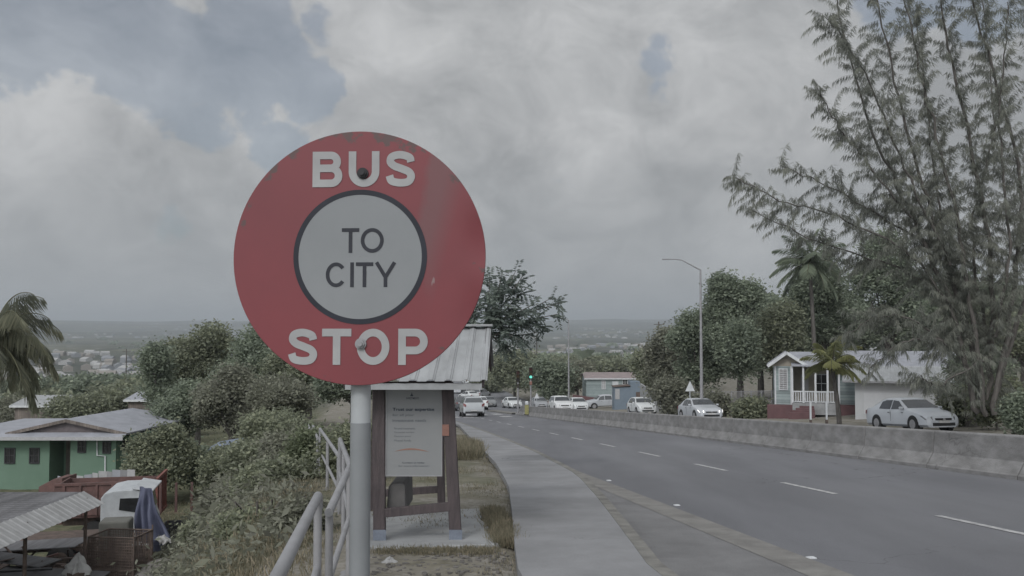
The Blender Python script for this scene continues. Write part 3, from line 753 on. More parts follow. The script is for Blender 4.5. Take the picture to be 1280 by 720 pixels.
# ------------------------------------------------------------------ shelter
def corrugated(mb, origin, u, v, nu, pitch, amp, steps=6, thick=None):
    """sheet spanned by u (across the ribs) and v (along the ribs)"""
    origin, u, v = Vector(origin), Vector(u), Vector(v); nrm = u.cross(v).normalized()
    if nrm.z < 0: nrm = -nrm
    n = max(2, int(u.length / pitch * steps)); vs = []
    for i in range(n + 1):
        t = i / n; ph = (t * u.length / pitch) % 1
        h = amp * (1 if ph < .22 else (0 if .32 < ph < .9 else .5))
        a = origin + u * t + nrm * h; vs += [a, a + v]
    mb.add(vs, [(2 * i, 2 * i + 1, 2 * i + 3, 2 * i + 2) for i in range(n)], False)
    vs2 = [Vector(q) - nrm * .004 for q in vs]
    mb.add(vs2, [(2 * i, 2 * i + 2, 2 * i + 3, 2 * i + 1) for i in range(n)], False)
def shelter():
    Y0 = 10.8; Y1 = 13.6
    gr = gz(*at(517, 600, Y0).xy[:]) if False else zroad(Y0)
    root = empty('bus_shelter', (at(517, 600, Y0).x, Y0, zroad(Y0)), 0, 'small timber bus shelter with white corrugated roof and notice board', 'bus shelter')
    o0 = Vector(root.location)
    P = lambda px, py, Y: at(px, py, Y) - o0
    def post(pxt, pyt, pxb, pyb, Y, w=.138):
        mb = MB(); t = P(pxt, pyt, Y); b = P(pxb, pyb, Y)
        b.z = -K * (Y - Y0) + .04
        mb.bar(b, t, .1, w); return mb.build('post', M['wood'], root, bevel=.008)
    fl = post(474, 478, 474.5, 676, Y0); fr = post(559, 476, 570, 676, Y0)
    bl = post(471, 480, 468, 636, Y1, .11); br = post(549, 480, 552, 636, Y1, .11)
    for o, px in ((fl, 474.5), (fr, 569.6)):
        b = P(px, 671, Y0 - .06); b.z = .115; mb = MB(); mb.box(b, (.150, .012, .12)); mb.build('blue_band', M['bluetape'], o)
    mb = MB(); mb.bar(P(481, 641, Y0 - .02), P(563, 633, Y0 - .02), .07, .10); mb.build('lower_beam', M['wood'], root, bevel=.006)
    mb = MB(); mb.bar(P(470, 617, Y1), P(556, 611, Y1), .07, .10); mb.build('rear_beam', M['wood'], root, bevel=.006)
    mb = MB(); mb.bar(P(560, 486, Y0 + .05), P(548, 486, Y1), .08, .09); mb.bar(P(474, 486, Y0 + .05), P(471, 486, Y1), .08, .09)
    mb.bar(P(467, 482, Y0 + .06), P(566, 480, Y0 + .06), .06, .08); mb.build('top_frame', M['wood'], root, bevel=.006)
    # bench: seat board on two brackets plus grey back panel
    a = P(483, 640, Y0 + .1); b = P(507, 606, Y0 + .12)
    mb = MB(); cx = P(495, 625, Y0 + .12)
    prof = [(0, 0), (.03, .30), (.07, .34), (.24, .345), (.26, .30), (.27, 0)]
    a0 = P(482.5, 641, Y0 + .1)
    mb.prism([(a0.x + x * .86, a0.y, a0.z + z) for x, z in prof], (0, .8, 0))
    mb.build('bench_seat', mat('bench_grey', (.13, .125, .125), (.10, .098, .098), 6, .8), root, bevel=.02)
    # notice board
    x0, x1 = P(482.5, 540, Y0).x, P(553, 540, Y0).x; z1, z0 = P(500, 485, Y0).z, P(500, 595, Y0).z
    mb = MB(); mb.bb(x0, x1, -.02, .02, z0, z1); bd = mb.build('notice_board', M['board'], root, bevel=.004)
    mb = MB(); t = .012
    mb.bb(x0 - .001, x0 + t, -.03, -.02, z0, z1); mb.bb(x1 - t, x1 + .001, -.03, -.02, z0, z1)
    mb.bb(x0 + t, x1 - t, -.03, -.02, z1 - t, z1); mb.bb(x0 + t, x1 - t, -.03, -.02, z0, z0 + t); mb.build('frame', M['galv'], bd)
    def T(body, pxa, pxb, pya, pyb, m, off=0):
        a = P(pxa, pya, Y0); b = P(pxb, pyb, Y0)
        put_text(body, bd, (a.x + b.x) / 2, -.0235, (a.z + b.z) / 2, b.x - a.x, a.z - b.z, m, off)
    T('Trust our expertise', 491, 543, 509.5, 514.5, M['ink'], .03)
    T('for all your', 491, 518, 517, 520.7, M['inkpale'], .01)
    T('investment needs', 491, 533, 523.5, 527, M['inkpale'], .01)
    for i, (tx, e) in enumerate((('Personal investments', 519), ('Corporate services', 518), ('Pension plans', 514), ('Mutual funds', 514))):
        T(tx, 493, e, 534 + 5 * i, 536.4 + 5 * i, M['inkpale'])
    T('Contact us today', 503, 531, 577, 579.4, M['ink'], .01)
    T('for more information', 498.5, 536, 580.8, 583, M['inkpale'])
    a = P(515, 493, Y0); mb = MB()
    mb.prism([(a.x - .02, -.024, a.z - .018), (a.x + .02, -.024, a.z - .018), (a.x + .006, -.024, a.z + .004), (a.x, -.024, a.z + .028), (a.x - .006, -.024, a.z + .004)], (0, .002, 0)); mb.build('emblem', M['ink'], bd)
    T('INVESTMENTS', 508, 524, 496.3, 499, M['ink'], .01)
    sw = []
    for i in range(17):
        u = i / 16; px = 494 + 42 * u; py = 565.5 - 4.5 * math.sin(math.pi * (.12 + .8 * u))
        sw.append((P(px, py, Y0), .001 + .008 * math.sin(math.pi * u)))
    mb = MB()
    for (p, w), (q, w2) in zip(sw, sw[1:]):
        mb.quad((p.x, -.0235, p.z + w), (q.x, -.0235, q.z + w2), (q.x, -.0235, q.z - w2), (p.x, -.0235, p.z - w))
    mb.build('swoosh', M['inkorange'], bd)
    c = P(557.5, 537, Y0 + .0); mb = MB(); mb.bb(c.x - .04, c.x + .04, -.062, -.052, c.z - .065, c.z + .065); mb.build('sticker', M['orange'], fr)
    # roof: ridge across the view, two slopes
    zr = P(517, 411, 12.3).z; ze = P(517, 479, 10.35).z
    xl, xr = P(424, 478, 10.35).x, P(609, 478, 10.35).x
    yf, ym, yb = 10.35 - Y0, 12.3 - Y0, 14.2 - Y0
    mb = MB(); corrugated(mb, (xl, yf, ze + .02), (xr - xl, 0, 0), (0, ym - yf, zr - ze), 0, .2, .022, 30)
    corrugated(mb, (xl, yb, ze + .02), (xr - xl, 0, 0), (0, ym - yb, zr - ze), 0, .2, .022, 30)
    rf = mb.build('roof', M['roofwhite'], root, recalc=False)
    mb = MB(); mb.bar((xl - .02, ym, zr + .045), (xr + .02, ym, zr + .045), .26, .03); mb.build('ridge_cap', M['roofwhite'], rf, bevel=.008)
    mb = MB(); mb.bb(xl + .06, xr - .06, yf + .03, yf + .055, ze - .075, ze - .003); mb.build('fascia', M['roofwhite'], rf)
    mb = MB(); mb.bar((xr - .05, yf + .05, ze - .01), (xr - .05, ym, zr - .01), .03, .09); mb.bar((xr - .05, yb, ze - .01), (xr - .05, ym, zr - .01), .03, .09)
    mb.bar((xl + .05, yf + .05, ze - .01), (xl + .05, ym, zr - .01), .03, .09); mb.build('rafters', M['wood'], rf)
    mb = MB(); mb.prism([(P(517, 480, Y0).x - .13, -.05, P(517, 486, Y0).z), (P(517, 480, Y0).x + .13, -.05, P(517, 486, Y0).z), (P(517, 480, Y0).x + .09, -.05, P(517, 479, Y0).z + .03), (P(517, 480, Y0).x - .09, -.05, P(517, 479, Y0).z + .03)], (0, .03, 0)); mb.build('crest', M['wood'], root, bevel=.01)
    # concrete slab
    c4 = [gp(440, 692), gp(627, 686), gp(603, 640), gp(452, 644)]
    top = [Vector((*xy(s, l), zroad(s) + .055)) for s, l in c4]
    jag = [top[1], top[1].lerp(top[2], .3) + Vector((-.09, .02, 0)), top[1].lerp(top[2], .45) + Vector((-.02, 0, 0)), top[1].lerp(top[2], .62) + Vector((-.1, 0, 0)), top[2]]
    front = [top[0].lerp(top[1], t) + Vector((0, .05 * math.sin(t * 17), 0)) for t in (0, .15, .3, .42, .6, .75, .9)]
    poly = front + jag + [top[3]]
    mb = MB(); mb.prism(poly, (0, 0, -.22))
    o = mb.build('concrete_slab', M['concrete'], bevel=.015); tag(o, 'pale broken-edged concrete slab under the bus shelter', 'slab')
shelter()

# ------------------------------------------------------------------ vegetation builders
def leaf_obj(name, C, A, B, tint, m, parent, loc=(0, 0, 0)):
    """C centres, A half long axis vectors, B half wide axis vectors"""
    n = len(C); V = np.empty((n, 4, 3), dtype=np.float32)
    V[:, 0] = C - A; V[:, 1] = C + B; V[:, 2] = C + A; V[:, 3] = C - B
    me = bpy.data.meshes.new(name)
    me.vertices.add(n * 4); me.vertices.foreach_set('co', V.reshape(-1))
    me.loops.add(n * 4); me.loops.foreach_set('vertex_index', np.arange(n * 4, dtype=np.int32))
    me.polygons.add(n); me.polygons.foreach_set('loop_start', np.arange(0, n * 4, 4, dtype=np.int32))
    me.update(calc_edges=True)
    a = me.attributes.new('tint', 'FLOAT', 'FACE'); a.data.foreach_set('value', np.clip(tint, 0, 1).astype(np.float32))
    me.materials.append(m)
    o = bpy.data.objects.new(name, me); COL.objects.link(o)
    if parent: o.parent = parent
    o.location = loc
    return o
def rand_unit(rng, n):
    v = rng.normal(size=(n, 3)); return v / np.linalg.norm(v, axis=1, keepdims=True)
def crown_arrays(rng, rx, ry, rz, cz, nclump, per, clump_r, leaf, lobes=9, flat=.75):
    lc = rand_unit(rng, lobes) * rng.uniform(.35, .86, (lobes, 1)); lc[:, 2] *= .9
    lr = rng.uniform(.16, .46, lobes)
    li = rng.integers(0, lobes, nclump)
    d = rand_unit(rng, nclump); d[:, 2] = np.where(d[:, 2] < -.4, -d[:, 2], d[:, 2])
    cc = lc[li] + d * (lr[li, None] * rng.uniform(.55, 1.05, (nclump, 1)) ** .7)
    cc *= np.array([rx, ry, rz])
    ct = rng.uniform(.1, .85, nclump)
    idx = np.repeat(np.arange(nclump), per); n = len(idx)
    C = cc[idx] + rng.normal(size=(n, 3)) * clump_r * np.array([.5, .5, .5 * flat])
    C[:, 2] += cz
    A = rand_unit(rng, n); A[:, 2] *= .55
    A /= np.linalg.norm(A, axis=1, keepdims=True)
    B = np.cross(A, rand_unit(rng, n)); B /= np.linalg.norm(B, axis=1, keepdims=True) + 1e-6
    s = rng.uniform(.6, 1.25, (n, 1)) * leaf
    tint = ct[idx] + rng.normal(size=n) * .13
    return C, A * s * .5, B * s * .24, tint, lc * np.array([rx, ry, rz]) + np.array([0, 0, cz]), lr
def tree(name, label, group, base, top_z, rx, seed, leafm, cat='tree', nclump=420, per=26, leaf=.34, clump_r=.75, trunk_r=.22, ry=None, crown_frac=.72, trunk='trunk', lobes=10, lean=(0, 0)):
    rng = np.random.default_rng(seed); random.seed(seed)
    h = top_z - base.z; ry = ry or rx
    root = empty(name, base, 0, label, cat, group)
    rz = h * crown_frac / 2; cz = h - rz * .98
    C, A, B, t, lc, lr = crown_arrays(rng, rx, ry, rz, cz, nclump, per, clump_r, leaf, lobes)
    C[:, 0] += lean[0]; C[:, 1] += lean[1]; lc[:, 0] += lean[0]; lc[:, 1] += lean[1]
    leaf_obj('crown', C, A, B, t, leafm, root)
    mb = MB(); fork = Vector((lean[0] * .3, lean[1] * .3, max(h * .28, cz - rz * .9)))
    mb.tube([(0, 0, -.3), (.05 * h * .1, 0, fork.z * .5), fork], [trunk_r * 1.3, trunk_r, trunk_r * .8], 9)
    for c in lc:
        e = Vector(c); m_ = fork.lerp(e, .5) + Vector((random.uniform(-.3, .3), random.uniform(-.3, .3), random.uniform(0, .5)))
        mb.tube([fork, m_, e], [trunk_r * .55, trunk_r * .32, trunk_r * .1], 6)
        for _ in range(4):
            e2 = e + Vector((random.uniform(-1, 1) * rx * .35, random.uniform(-1, 1) * ry * .35, random.uniform(-.3, 1) * rz * .35))
            mb.tube([m_.lerp(e, .5), e2], [trunk_r * .18, trunk_r * .04], 4, caps=False)
    mb.build('trunk', M[trunk], root, recalc=False)
    return root
def bush(label, group, px, Y, top_py, halfw_px, seed, leafm, name='bush', zoff=-.2, **kw):
    b = ground_at(px, Y); b.z += zoff
    top = at(px, top_py, Y).z; rx = halfw_px / 1150 * Y
    k = dict(nclump=260, per=50, leaf=.0034 * Y + .04, clump_r=.011 * Y + .12, trunk_r=.05, crown_frac=.95, lobes=9)
    k.update(kw)
    return tree(name, label, group, b, top, rx, seed, leafm, cat='bush', **k)

def frond(rng, base, az, el, length, droop, nl=34, leaflet=.55, wind=(0, 0, 0), wid=.035, sag=.8):
    """returns rachis points and leaflet arrays"""
    pts = []; p = np.array(base, float); d = np.array([math.cos(az) * math.cos(el), math.sin(az) * math.cos(el), math.sin(el)])
    step = length / 14
    for i in range(15):
        pts.append(p.copy()); p = p + d * step
        d = d + np.array([0, 0, -droop * step * (0.4 + i / 9)]) + np.array(wind) * step * (i / 14); d /= np.linalg.norm(d)
    pts = np.array(pts)
    t = np.linspace(.1, .99, nl); C, A, B = [], [], []
    for ti in t:
        k = min(13, int(ti * 14)); f = ti * 14 - k; q = pts[k] * (1 - f) + pts[k + 1] * f
        dr = pts[k + 1] - pts[k]; dr /= np.linalg.norm(dr)
        side = np.cross(dr, [0, 0, 1]); side /= np.linalg.norm(side) + 1e-6
        ln = leaflet * (math.sin(math.pi * min(1, ti * .85 + .12)) ** .6) * rng.uniform(.8, 1.15)
        for sg in (-1, 1):
            v = side * sg * .75 + dr * .55 + np.array([0, 0, -sag]) * rng.uniform(.7, 1.2) + np.array(wind) * .8 + rng.normal(size=3) * .1
            v /= np.linalg.norm(v)
            w = np.cross(v, dr); w /= np.linalg.norm(w) + 1e-6
            C.append(q + v * ln * .5); A.append(v * ln * .5); B.append(w * wid * .5)
    return pts, np.array(C), np.array(A), np.array(B)
def palm(name, label, base, crown, nfr, length, seed, leafm, trunk_r=.13, wind=(0, 0, 0), leaflet=.6, droop=.25, nl=34, wid=.04, group=None, els=(-.2, 1.3), extra=(), sag=.8):
    rng = np.random.default_rng(seed)
    root = empty(name, base, 0, label, 'palm tree', group)
    c = Vector(crown) - Vector(base)
    mb = MB(); n = 10; pts, rs = [], []
    for i in range(n + 1):
        t = i / n; pts.append((c.x * t ** 1.6, c.y * t ** 1.6, -.2 + (c.z + .2) * t)); rs.append(trunk_r * (1.35 - .55 * t + .05 * (i % 2)))
    mb.tube(pts, rs, 10); mb.build('trunk', M['trunkgrey'], root, recalc=False)
    specs = [(2 * math.pi * i * .382 + rng.uniform(-.2, .2), els[0] + (els[1] - els[0]) * i / nfr, length * rng.uniform(.85, 1.1)) for i in range(nfr)] + list(extra)
    for az, el, ln in specs:
        P_, C, A, B = frond(rng, (c.x, c.y, c.z), az, el, ln, droop, nl, leaflet, wind, wid, sag)
        tint = np.full(len(C), rng.uniform(.2, .8)) + rng.normal(size=len(C)) * .12
        fo = leaf_obj('frond', C, A, B, tint, leafm, root)
        mb = MB(); mb.tube([tuple(q) for q in P_], [.03 * (1 - i / 16) + .005 for i in range(15)], 5); mb.build('midrib', M['vinestem'], fo, recalc=False)
    return root
M['vinestem'] = mat('green_stem', (.13, .13, .08), (.09, .09, .055), 5, .7)

# ------------------------------------------------------------------ cars
CARS = {
 # x, top z, half-width factor, belt z ; glass spans
 'sedan': dict(L=4.55, W=1.75, st=[(2.27, .50, .72), (2.2, .66, .86), (2.0, .76, .95), (1.6, .86, 1), (1.12, .94, 1), (.98, .97, 1), (.2, 1.38, 1), (-.2, 1.44, 1), (-.7, 1.44, 1), (-1.05, 1.38, 1), (-1.68, 1.06, 1), (-1.8, 1.03, .99), (-2.15, .98, .95), (-2.27, .82, .9), (-2.3, .55, .84)],
               belt=.93, ws=(.96, .22), rw=(-1.09, -1.64), side=[[(.78, .96), (-.18, .95), (-.18, 1.35), (.22, 1.31)], [(-.26, .95), (-1.12, .97), (-1.0, 1.28), (-.72, 1.35), (-.26, 1.36)]], wh=(1.38, -1.32), r=.32),
 'hatch': dict(L=4.1, W=1.72, st=[(2.05, .52, .74), (1.98, .68, .88), (1.8, .80, .95), (1.45, .92, 1), (1.15, .98, 1), (1.05, 1.0, 1), (.3, 1.42, 1), (-.2, 1.50, 1), (-.8, 1.50, 1), (-1.5, 1.43, 1), (-1.85, 1.08, .98), (-1.98, .95, .95), (-2.05, .6, .9)],
               belt=.95, ws=(1.03, .33), rw=(-1.52, -1.83), side=[[(.85, .98), (-.1, .98), (-.1, 1.42), (.32, 1.36)], [(-.18, .98), (-1.35, 1.02), (-1.3, 1.32), (-1.0, 1.42), (-.18, 1.43)]], wh=(1.28, -1.22), r=.31),
 'suv': dict(L=4.5, W=1.85, st=[(2.25, .62, .8), (2.2, .86, .9), (2.0, .98, .97), (1.5, 1.08, 1), (1.12, 1.12, 1), (1.0, 1.15, 1), (.4, 1.62, 1), (-.2, 1.70, 1), (-1.2, 1.70, 1), (-1.85, 1.66, 1), (-2.12, 1.15, .98), (-2.2, 1.0, .95), (-2.24, .6, .92)],
               belt=1.08, ws=(.98, .43), rw=(-1.88, -2.1), side=[[(.8, 1.12), (-.15, 1.12), (-.15, 1.60), (.44, 1.54)], [(-.23, 1.12), (-1.1, 1.12), (-1.1, 1.6), (-.23, 1.6)], [(-1.18, 1.12), (-1.85, 1.16), (-1.75, 1.56), (-1.18, 1.6)]], wh=(1.4, -1.35), r=.36),
 'pickup': dict(L=5.1, W=1.82, st=[(2.55, .62, .82), (2.5, .9, .92), (2.3, 1.02, .97), (1.75, 1.1, 1), (1.45, 1.13, 1), (1.35, 1.15, 1), (.75, 1.62, 1), (.2, 1.72, 1), (-.5, 1.70, 1), (-.72, 1.62, 1), (-.84, 1.12, 1), (-.9, 1.06, 1), (-2.3, 1.06, .99), (-2.5, 1.05, .97), (-2.54, .6, .95)],
               belt=1.08, ws=(1.33, .78), rw=(-.73, -.83), side=[[(1.15, 1.12), (.3, 1.12), (.3, 1.62), (.8, 1.54)], [(.22, 1.12), (-.66, 1.12), (-.6, 1.56), (.22, 1.62)]], wh=(1.65, -1.55), r=.38),
}
def lerp_tab(tab, x):
    tab = sorted(tab)
    if x <= tab[0][0]: return tab[0][1]
    for (a, b), (c, d) in zip(tab, tab[1:]):
        if x <= c: return b + (d - b) * (x - a) / (c - a)
    return tab[-1][1]
_paint = {}
def paint(c):
    if c not in _paint: _paint[c] = mat('car_paint', c, tuple(v * .93 for v in c), 1.5, .32, spec=.5, coat=.3)
    return _paint[c]
def car(name, label, kind, px, Y, col, heading, detail=True, lit=False, loc=None, group='cars on and beside the road', tint=False):
    D = CARS[kind]; w = D['W'] / 2; belt = D['belt']
    base = loc or ground_at(px, Y)
    if loc is None:
        s_, l_ = sl(base.x, base.y)
        if KSR(s_) < l_ < FAR_R: base.z = zroad(s_)
    root = empty(name, base, heading, label, 'car', group)
    # follow the grade
    s_, l_ = sl(base.x, base.y)
    e = .8
    dx = Vector((math.cos(heading), math.sin(heading)))
    pitch = math.atan2(gz(base.x + dx.x * e, base.y + dx.y * e) - gz(base.x - dx.x * e, base.y - dx.y * e), 2 * e)
    root.rotation_euler = (0, -pitch, heading)
    wr = lambda z: .965 * w - max(0, z - belt) * .42
    mb = MB(); secs = []
    zb = .2 if kind in ('sedan', 'hatch') else .3
    for x, zt, wf in D['st']:
        W_ = w * wf; zs = min(belt, zt - .05)
        top_w = wr(zt) * wf if zt > belt + .06 else .93 * W_
        secs.append([(x, .86 * W_, zb), (x, .985 * W_, zb + .1), (x, W_, zb + .28 if zs > zb + .4 else (zb + zs) / 2), (x, .985 * W_, zs - .05), (x, .965 * W_, zs), (x, top_w, zt - .03), (x, top_w * .93, zt), (x, top_w * .5, zt + .012), (x, 0, zt + .016)])
    full = [s_ + [(x, -y, z) for x, y, z in s_[-2::-1]] for s_ in secs]
    k = len(full[0]); vs = [p for s_ in full for p in s_]
    fs = [(i * k + j, i * k + j + 1, (i + 1) * k + j + 1, (i + 1) * k + j) for i in range(len(full) - 1) for j in range(k - 1)]
    fs += [(i * k + k - 1, i * k, (i + 1) * k, (i + 1) * k + k - 1) for i in range(len(full) - 1)]
    mb.add(vs, fs, True); mb.add(full[0], [tuple(range(k))[::-1]]); mb.add(full[-1], [tuple(range(k))])
    body = mb.build('body', paint(col), root)
    try: body.data.set_sharp_from_angle(angle=R(32))
    except Exception: pass
    # glass
    ztab = [(x, z) for x, z, _ in D['st']]
    def pane(nm, x0, x1, sgn):
        z0, z1 = lerp_tab(ztab, x0), lerp_tab(ztab, x1); w0, w1 = wr(z0) - .07, wr(z1) - .05
        nrm = Vector((abs(z1 - z0), 0, abs(x1 - x0))).normalized(); nrm.x *= sgn
        m_ = MB(); P_ = []
        for t in (0.06, .35, .65, .95):
            x = x0 + (x1 - x0) * t; z = lerp_tab(ztab, x); ww = w0 + (w1 - w0) * t
            for u in (-1, -.55, 0, .55, 1):
                P_.append((x + nrm.x * (.028 - .015 * abs(u)), ww * u, z + nrm.z * (.028 - .015 * abs(u))))
        m_.add(P_, [(r_ * 5 + c_, r_ * 5 + c_ + 1, r_ * 5 + c_ + 6, r_ * 5 + c_ + 5) for r_ in range(3) for c_ in range(4)], True)
        return m_.build(nm, M['glass'], root)
    pane('windscreen', D['ws'][0], D['ws'][1], 1); pane('rear_window', D['rw'][0], D['rw'][1], -1)
    for sg in (-1, 1):
        for poly in D['side']:
            m_ = MB(); P_ = [(x, sg * (wr(z) + .006), z) for x, z in poly]; m_.prism(P_, (0, sg * .008, 0)); m_.build('side_window', M['glass'], root)
    front = D['st'][0][0]; rear = D['st'][-1][0]; h0 = D['st'][1][1]
    for sg in (-1, 1):
        m_ = MB(); y0 = w * .55; y1 = w * .88
        m_.prism([(front - .05, sg * y0, h0 - .17), (front - .16, sg * y1, h0 - .15), (front - .40, sg * (w * .97), h0 + .03), (front - .09, sg * y0, h0 - .015)], (.06, sg * .03, .015))
        m_.build('headlight', M['lamplit'] if lit else M['lamp'], root, bevel=.01)
        m_ = MB(); zt_ = belt - .04
        m_.prism([(rear + .1, sg * w * .96, zt_ - .17), (rear - .02, sg * w * .72, zt_ - .17), (rear + .0, sg * w * .72, zt_), (rear + .14, sg * w * .97, zt_ + (.12 if kind == 'suv' else 0))], (-.03, sg * .012, 0)); m_.build('tail_light', M['tail'], root)
        m_ = MB(); mx_ = D['side'][0][0][0] - .05
        m_.box((mx_, sg * (w + .09), belt + .08), (.1, .17, .12)); m_.build('mirror', paint(col), root, bevel=.03)
    m_ = MB(); m_.box((front - .06, 0, h0 - .12), (.13, w * .9, .1)); m_.box((front - .03, 0, zb + .13), (.13, w * 1.2, .13)); m_.build('grille', M['black'], root, bevel=.015)
    m_ = MB(); m_.box((front + .045, 0, h0 - .12), (.02, .12, .07)); m_.build('badge', M['chrome'], root, bevel=.008)
    for xx in (front + .045, rear - .04):
        m_ = MB(); m_.box((xx, 0, zb + .24), (.015, .5, .11)); m_.build('number_plate', M['plate'], root)
    m_ = MB(); m_.box((rear + .05, 0, zb + .08), (.16, w * 1.6, .16)); m_.build('rear_bumper', M['black'] if kind in ('suv', 'pickup') else paint(col), root, bevel=.03)
    if detail:
        m_ = MB()
        for sg in (-1, 1):
            xm = -.22
            m_.box((xm, sg * (w + .001), (belt + zb + .2) / 2), (.012, .008, belt - zb - .25))
            m_.box((xm - .12, sg * (w + .012), belt - .12), (.14, .02, .025)); m_.box((xm + .9, sg * (w + .012), belt - .12), (.14, .02, .025))
        m_.build('door_trim', M['dark'], root)
    for x in D['wh']:
        for sg in (-1, 1):
            r = D['r']
            m_ = MB(); m_.cyl((x, sg * (w * .7), r + .01), (x, sg * (w + .006), r + .01), r + .055, n=28); m_.build('wheel_arch', M['black'], root)
            m_ = MB(); m_.cyl((x, sg * (w - .2), r), (x, sg * (w + .016), r), r, n=28); wh = m_.build('wheel', M['rubber'], root)
            m_ = MB(); m_.cyl((x, sg * (w), r), (x, sg * (w + .022), r), r * .64, n=20)
            for q in range(5):
                a = q * 2 * math.pi / 5; m_.box((x + math.cos(a) * r * .33, sg * (w + .024), r + math.sin(a) * r * .33), (r * .5, .012, .05), (0, -a, 0))
            m_.build('rim', M['galv'], wh)
    return root
TOW = math.pi / 2 + HEAD + math.pi   # facing back up the road to the camera
AWAY = math.pi / 2 + HEAD
WHITE, SILVER, GREY, DARK = (.62, .64, .65), (.42, .44, .47), (.2, .21, .22), (.07, .075, .085)
car('parked_car', 'silver white saloon beside the white garage wall behind the barrier', 'sedan', 1139, 41.5, (.50, .53, .57), TOW + R(3))
car('moving_car', 'pale silver car with lit headlights beside the street lamp', 'sedan', 875, 62, (.45, .47, .50), TOW, lit=True)
car('moving_car', 'small white hatchback in front of the blue shack', 'hatch', 802, 82, WHITE, TOW)
car('moving_car', 'large white off-road car behind the far end of the barrier', 'suv', 701, 93, (.66, .67, .68), TOW)
car('moving_car', 'white car half hidden behind the large white off-road car', 'hatch', 722, 101, WHITE, TOW)
car('parked_pickup', 'silver pickup standing side-on below the turquoise house', 'pickup', 757, 116, SILVER, math.pi + R(8))
car('moving_car', 'grey car coming from behind the green traffic light', 'hatch', 674, 118, (.30, .31, .33), TOW)
car('moving_car', 'white saloon just left of the traffic light poles', 'sedan', 640, 122, WHITE, TOW + R(8))
car('moving_car', 'silver people carrier driving away over the crossing', 'suv', 589.5, 80, (.38, .40, .42), AWAY)
jam = [(577, 112, DARK, 'pickup', 'dark pickup ahead of the silver people carrier'), (588, 128, GREY, 'hatch', 'grey hatchback just above the people carrier roof'), (599, 116, WHITE, 'suv', 'white van-like car right of the people carrier'),
       (611, 128, GREY, 'sedan', 'grey saloon coming round the bend right of the white van-like car'), (586, 150, WHITE, 'sedan', 'white saloon in the queue beneath the shelter eave'), (601, 152, SILVER, 'suv', 'silver off-road car in the middle of the far queue'),
       (574, 168, SILVER, 'hatch', 'silver hatchback in the far queue next to the shelter post'), (594, 176, DARK, 'sedan', 'dark saloon in the far queue'), (609, 172, WHITE, 'hatch', 'white hatchback at the right of the far queue'),
       (619, 190, WHITE, 'sedan', 'white saloon at the right edge of the far car park'), (584, 200, WHITE, 'suv', 'white off-road car far down the road'), (602, 206, SILVER, 'sedan', 'silver saloon far down the road'), (629, 205, SILVER, 'hatch', 'tiny silver hatchback by the olive tree'), (613, 222, WHITE, 'sedan', 'farthest white saloon in the car park')]
for px, Y, c, k, lb in jam:
    car('distant_car', lb, k, px, Y, c, AWAY + (R(random.Random(px).uniform(-50, 50)) if Y > 140 else 0) + (math.pi if Y in (128,) else 0), detail=False)

# ------------------------------------------------------------------ street furniture
def street_lamp(label, px, Y, top_py, arm_px, arm_py, r=.09, head=True, dist_arm=True):
    b = ground_at(px, Y); s_, l_ = sl(b.x, b.y)
    root = empty('street_lamp', b, 0, label, 'street lamp', 'lamps along the road')
    t = at(px, top_py, Y) - b
    mb = MB(); mb.cyl((0, 0, 0), (0, 0, t.z), r * 1.25, r * .6, n=12); mb.cyl((0, 0, 0), (0, 0, .4), r * 1.9, r * 1.9, n=12); mb.build('pole', M['galv'], root)
    a = at(arm_px, arm_py, Y) - b
    top = Vector((0, 0, t.z - .03))
    mid = top.lerp(a, .62) + Vector((0, 0, (a.z - top.z) * .30))
    mb = MB(); mb.tube([top, top.lerp(mid, .5) + Vector((0, 0, .0)), mid, a.lerp(mid, .45) + Vector((0, 0, .02)), a], [r * .5, r * .42, r * .38, r * .34, r * .3], 8); mb.build('arm', M['galv'], root)
    mb = MB(); e = Vector((-.55 if a.x < 0 else .55, 0, -.01)); mb.bar(a - e * .1, a + e, .2, .07); mb.build('lamp_head', M['galv'], root, bevel=.02)
street_lamp('tall grey street lamp rising behind the silver car with lit headlights', 877, 62, 337, 838, 324, .1)
street_lamp('thin distant street lamp behind the large white off-road car', 711, 118, 400, 694, 396, .1)
def traffic_light(label, px, Y, top_py, lit):
    b = ground_at(px, Y); b.z = zroad(sl(b.x, b.y)[0]) + .12
    root = empty('traffic_light', b, 0, label, 'traffic light', 'traffic lights at the crossing')
    t = at(px, top_py, Y) - b
    mb = MB(); mb.cyl((0, 0, 0), (0, 0, t.z - .8), .07, n=12); mb.build('pole', M['galv'], root)
    mb = MB(); mb.box((0, -.05, t.z - .5), (.34, .22, 1.0)); hd = mb.build('signal_head', M['signal'], root, bevel=.03)
    for i, m_ in enumerate(('redunlit', 'amberunlit', 'greenlit' if lit else 'black')):
        z = t.z - .18 - .32 * i
        mb = MB(); mb.cyl((0, -.165, z), (0, -.185, z), .12, n=16); mb.build('lens', M[m_], hd)
        mb = MB(); mb.box((0, -.24, z + .14), (.26, .16, .015)); mb.build('visor', M['signal'], hd)
    mb = MB(); mb.box((.0, -.09, t.z - 1.35), (.22, .12, .3)); mb.build('push_button_box', M['orange'] if lit else M['signal'], root, bevel=.02)
traffic_light('traffic light showing green at the end of the barrier', 663.5, 79, 459, True)
traffic_light('unlit traffic light left of the green one', 647.5, 82, 463, False)
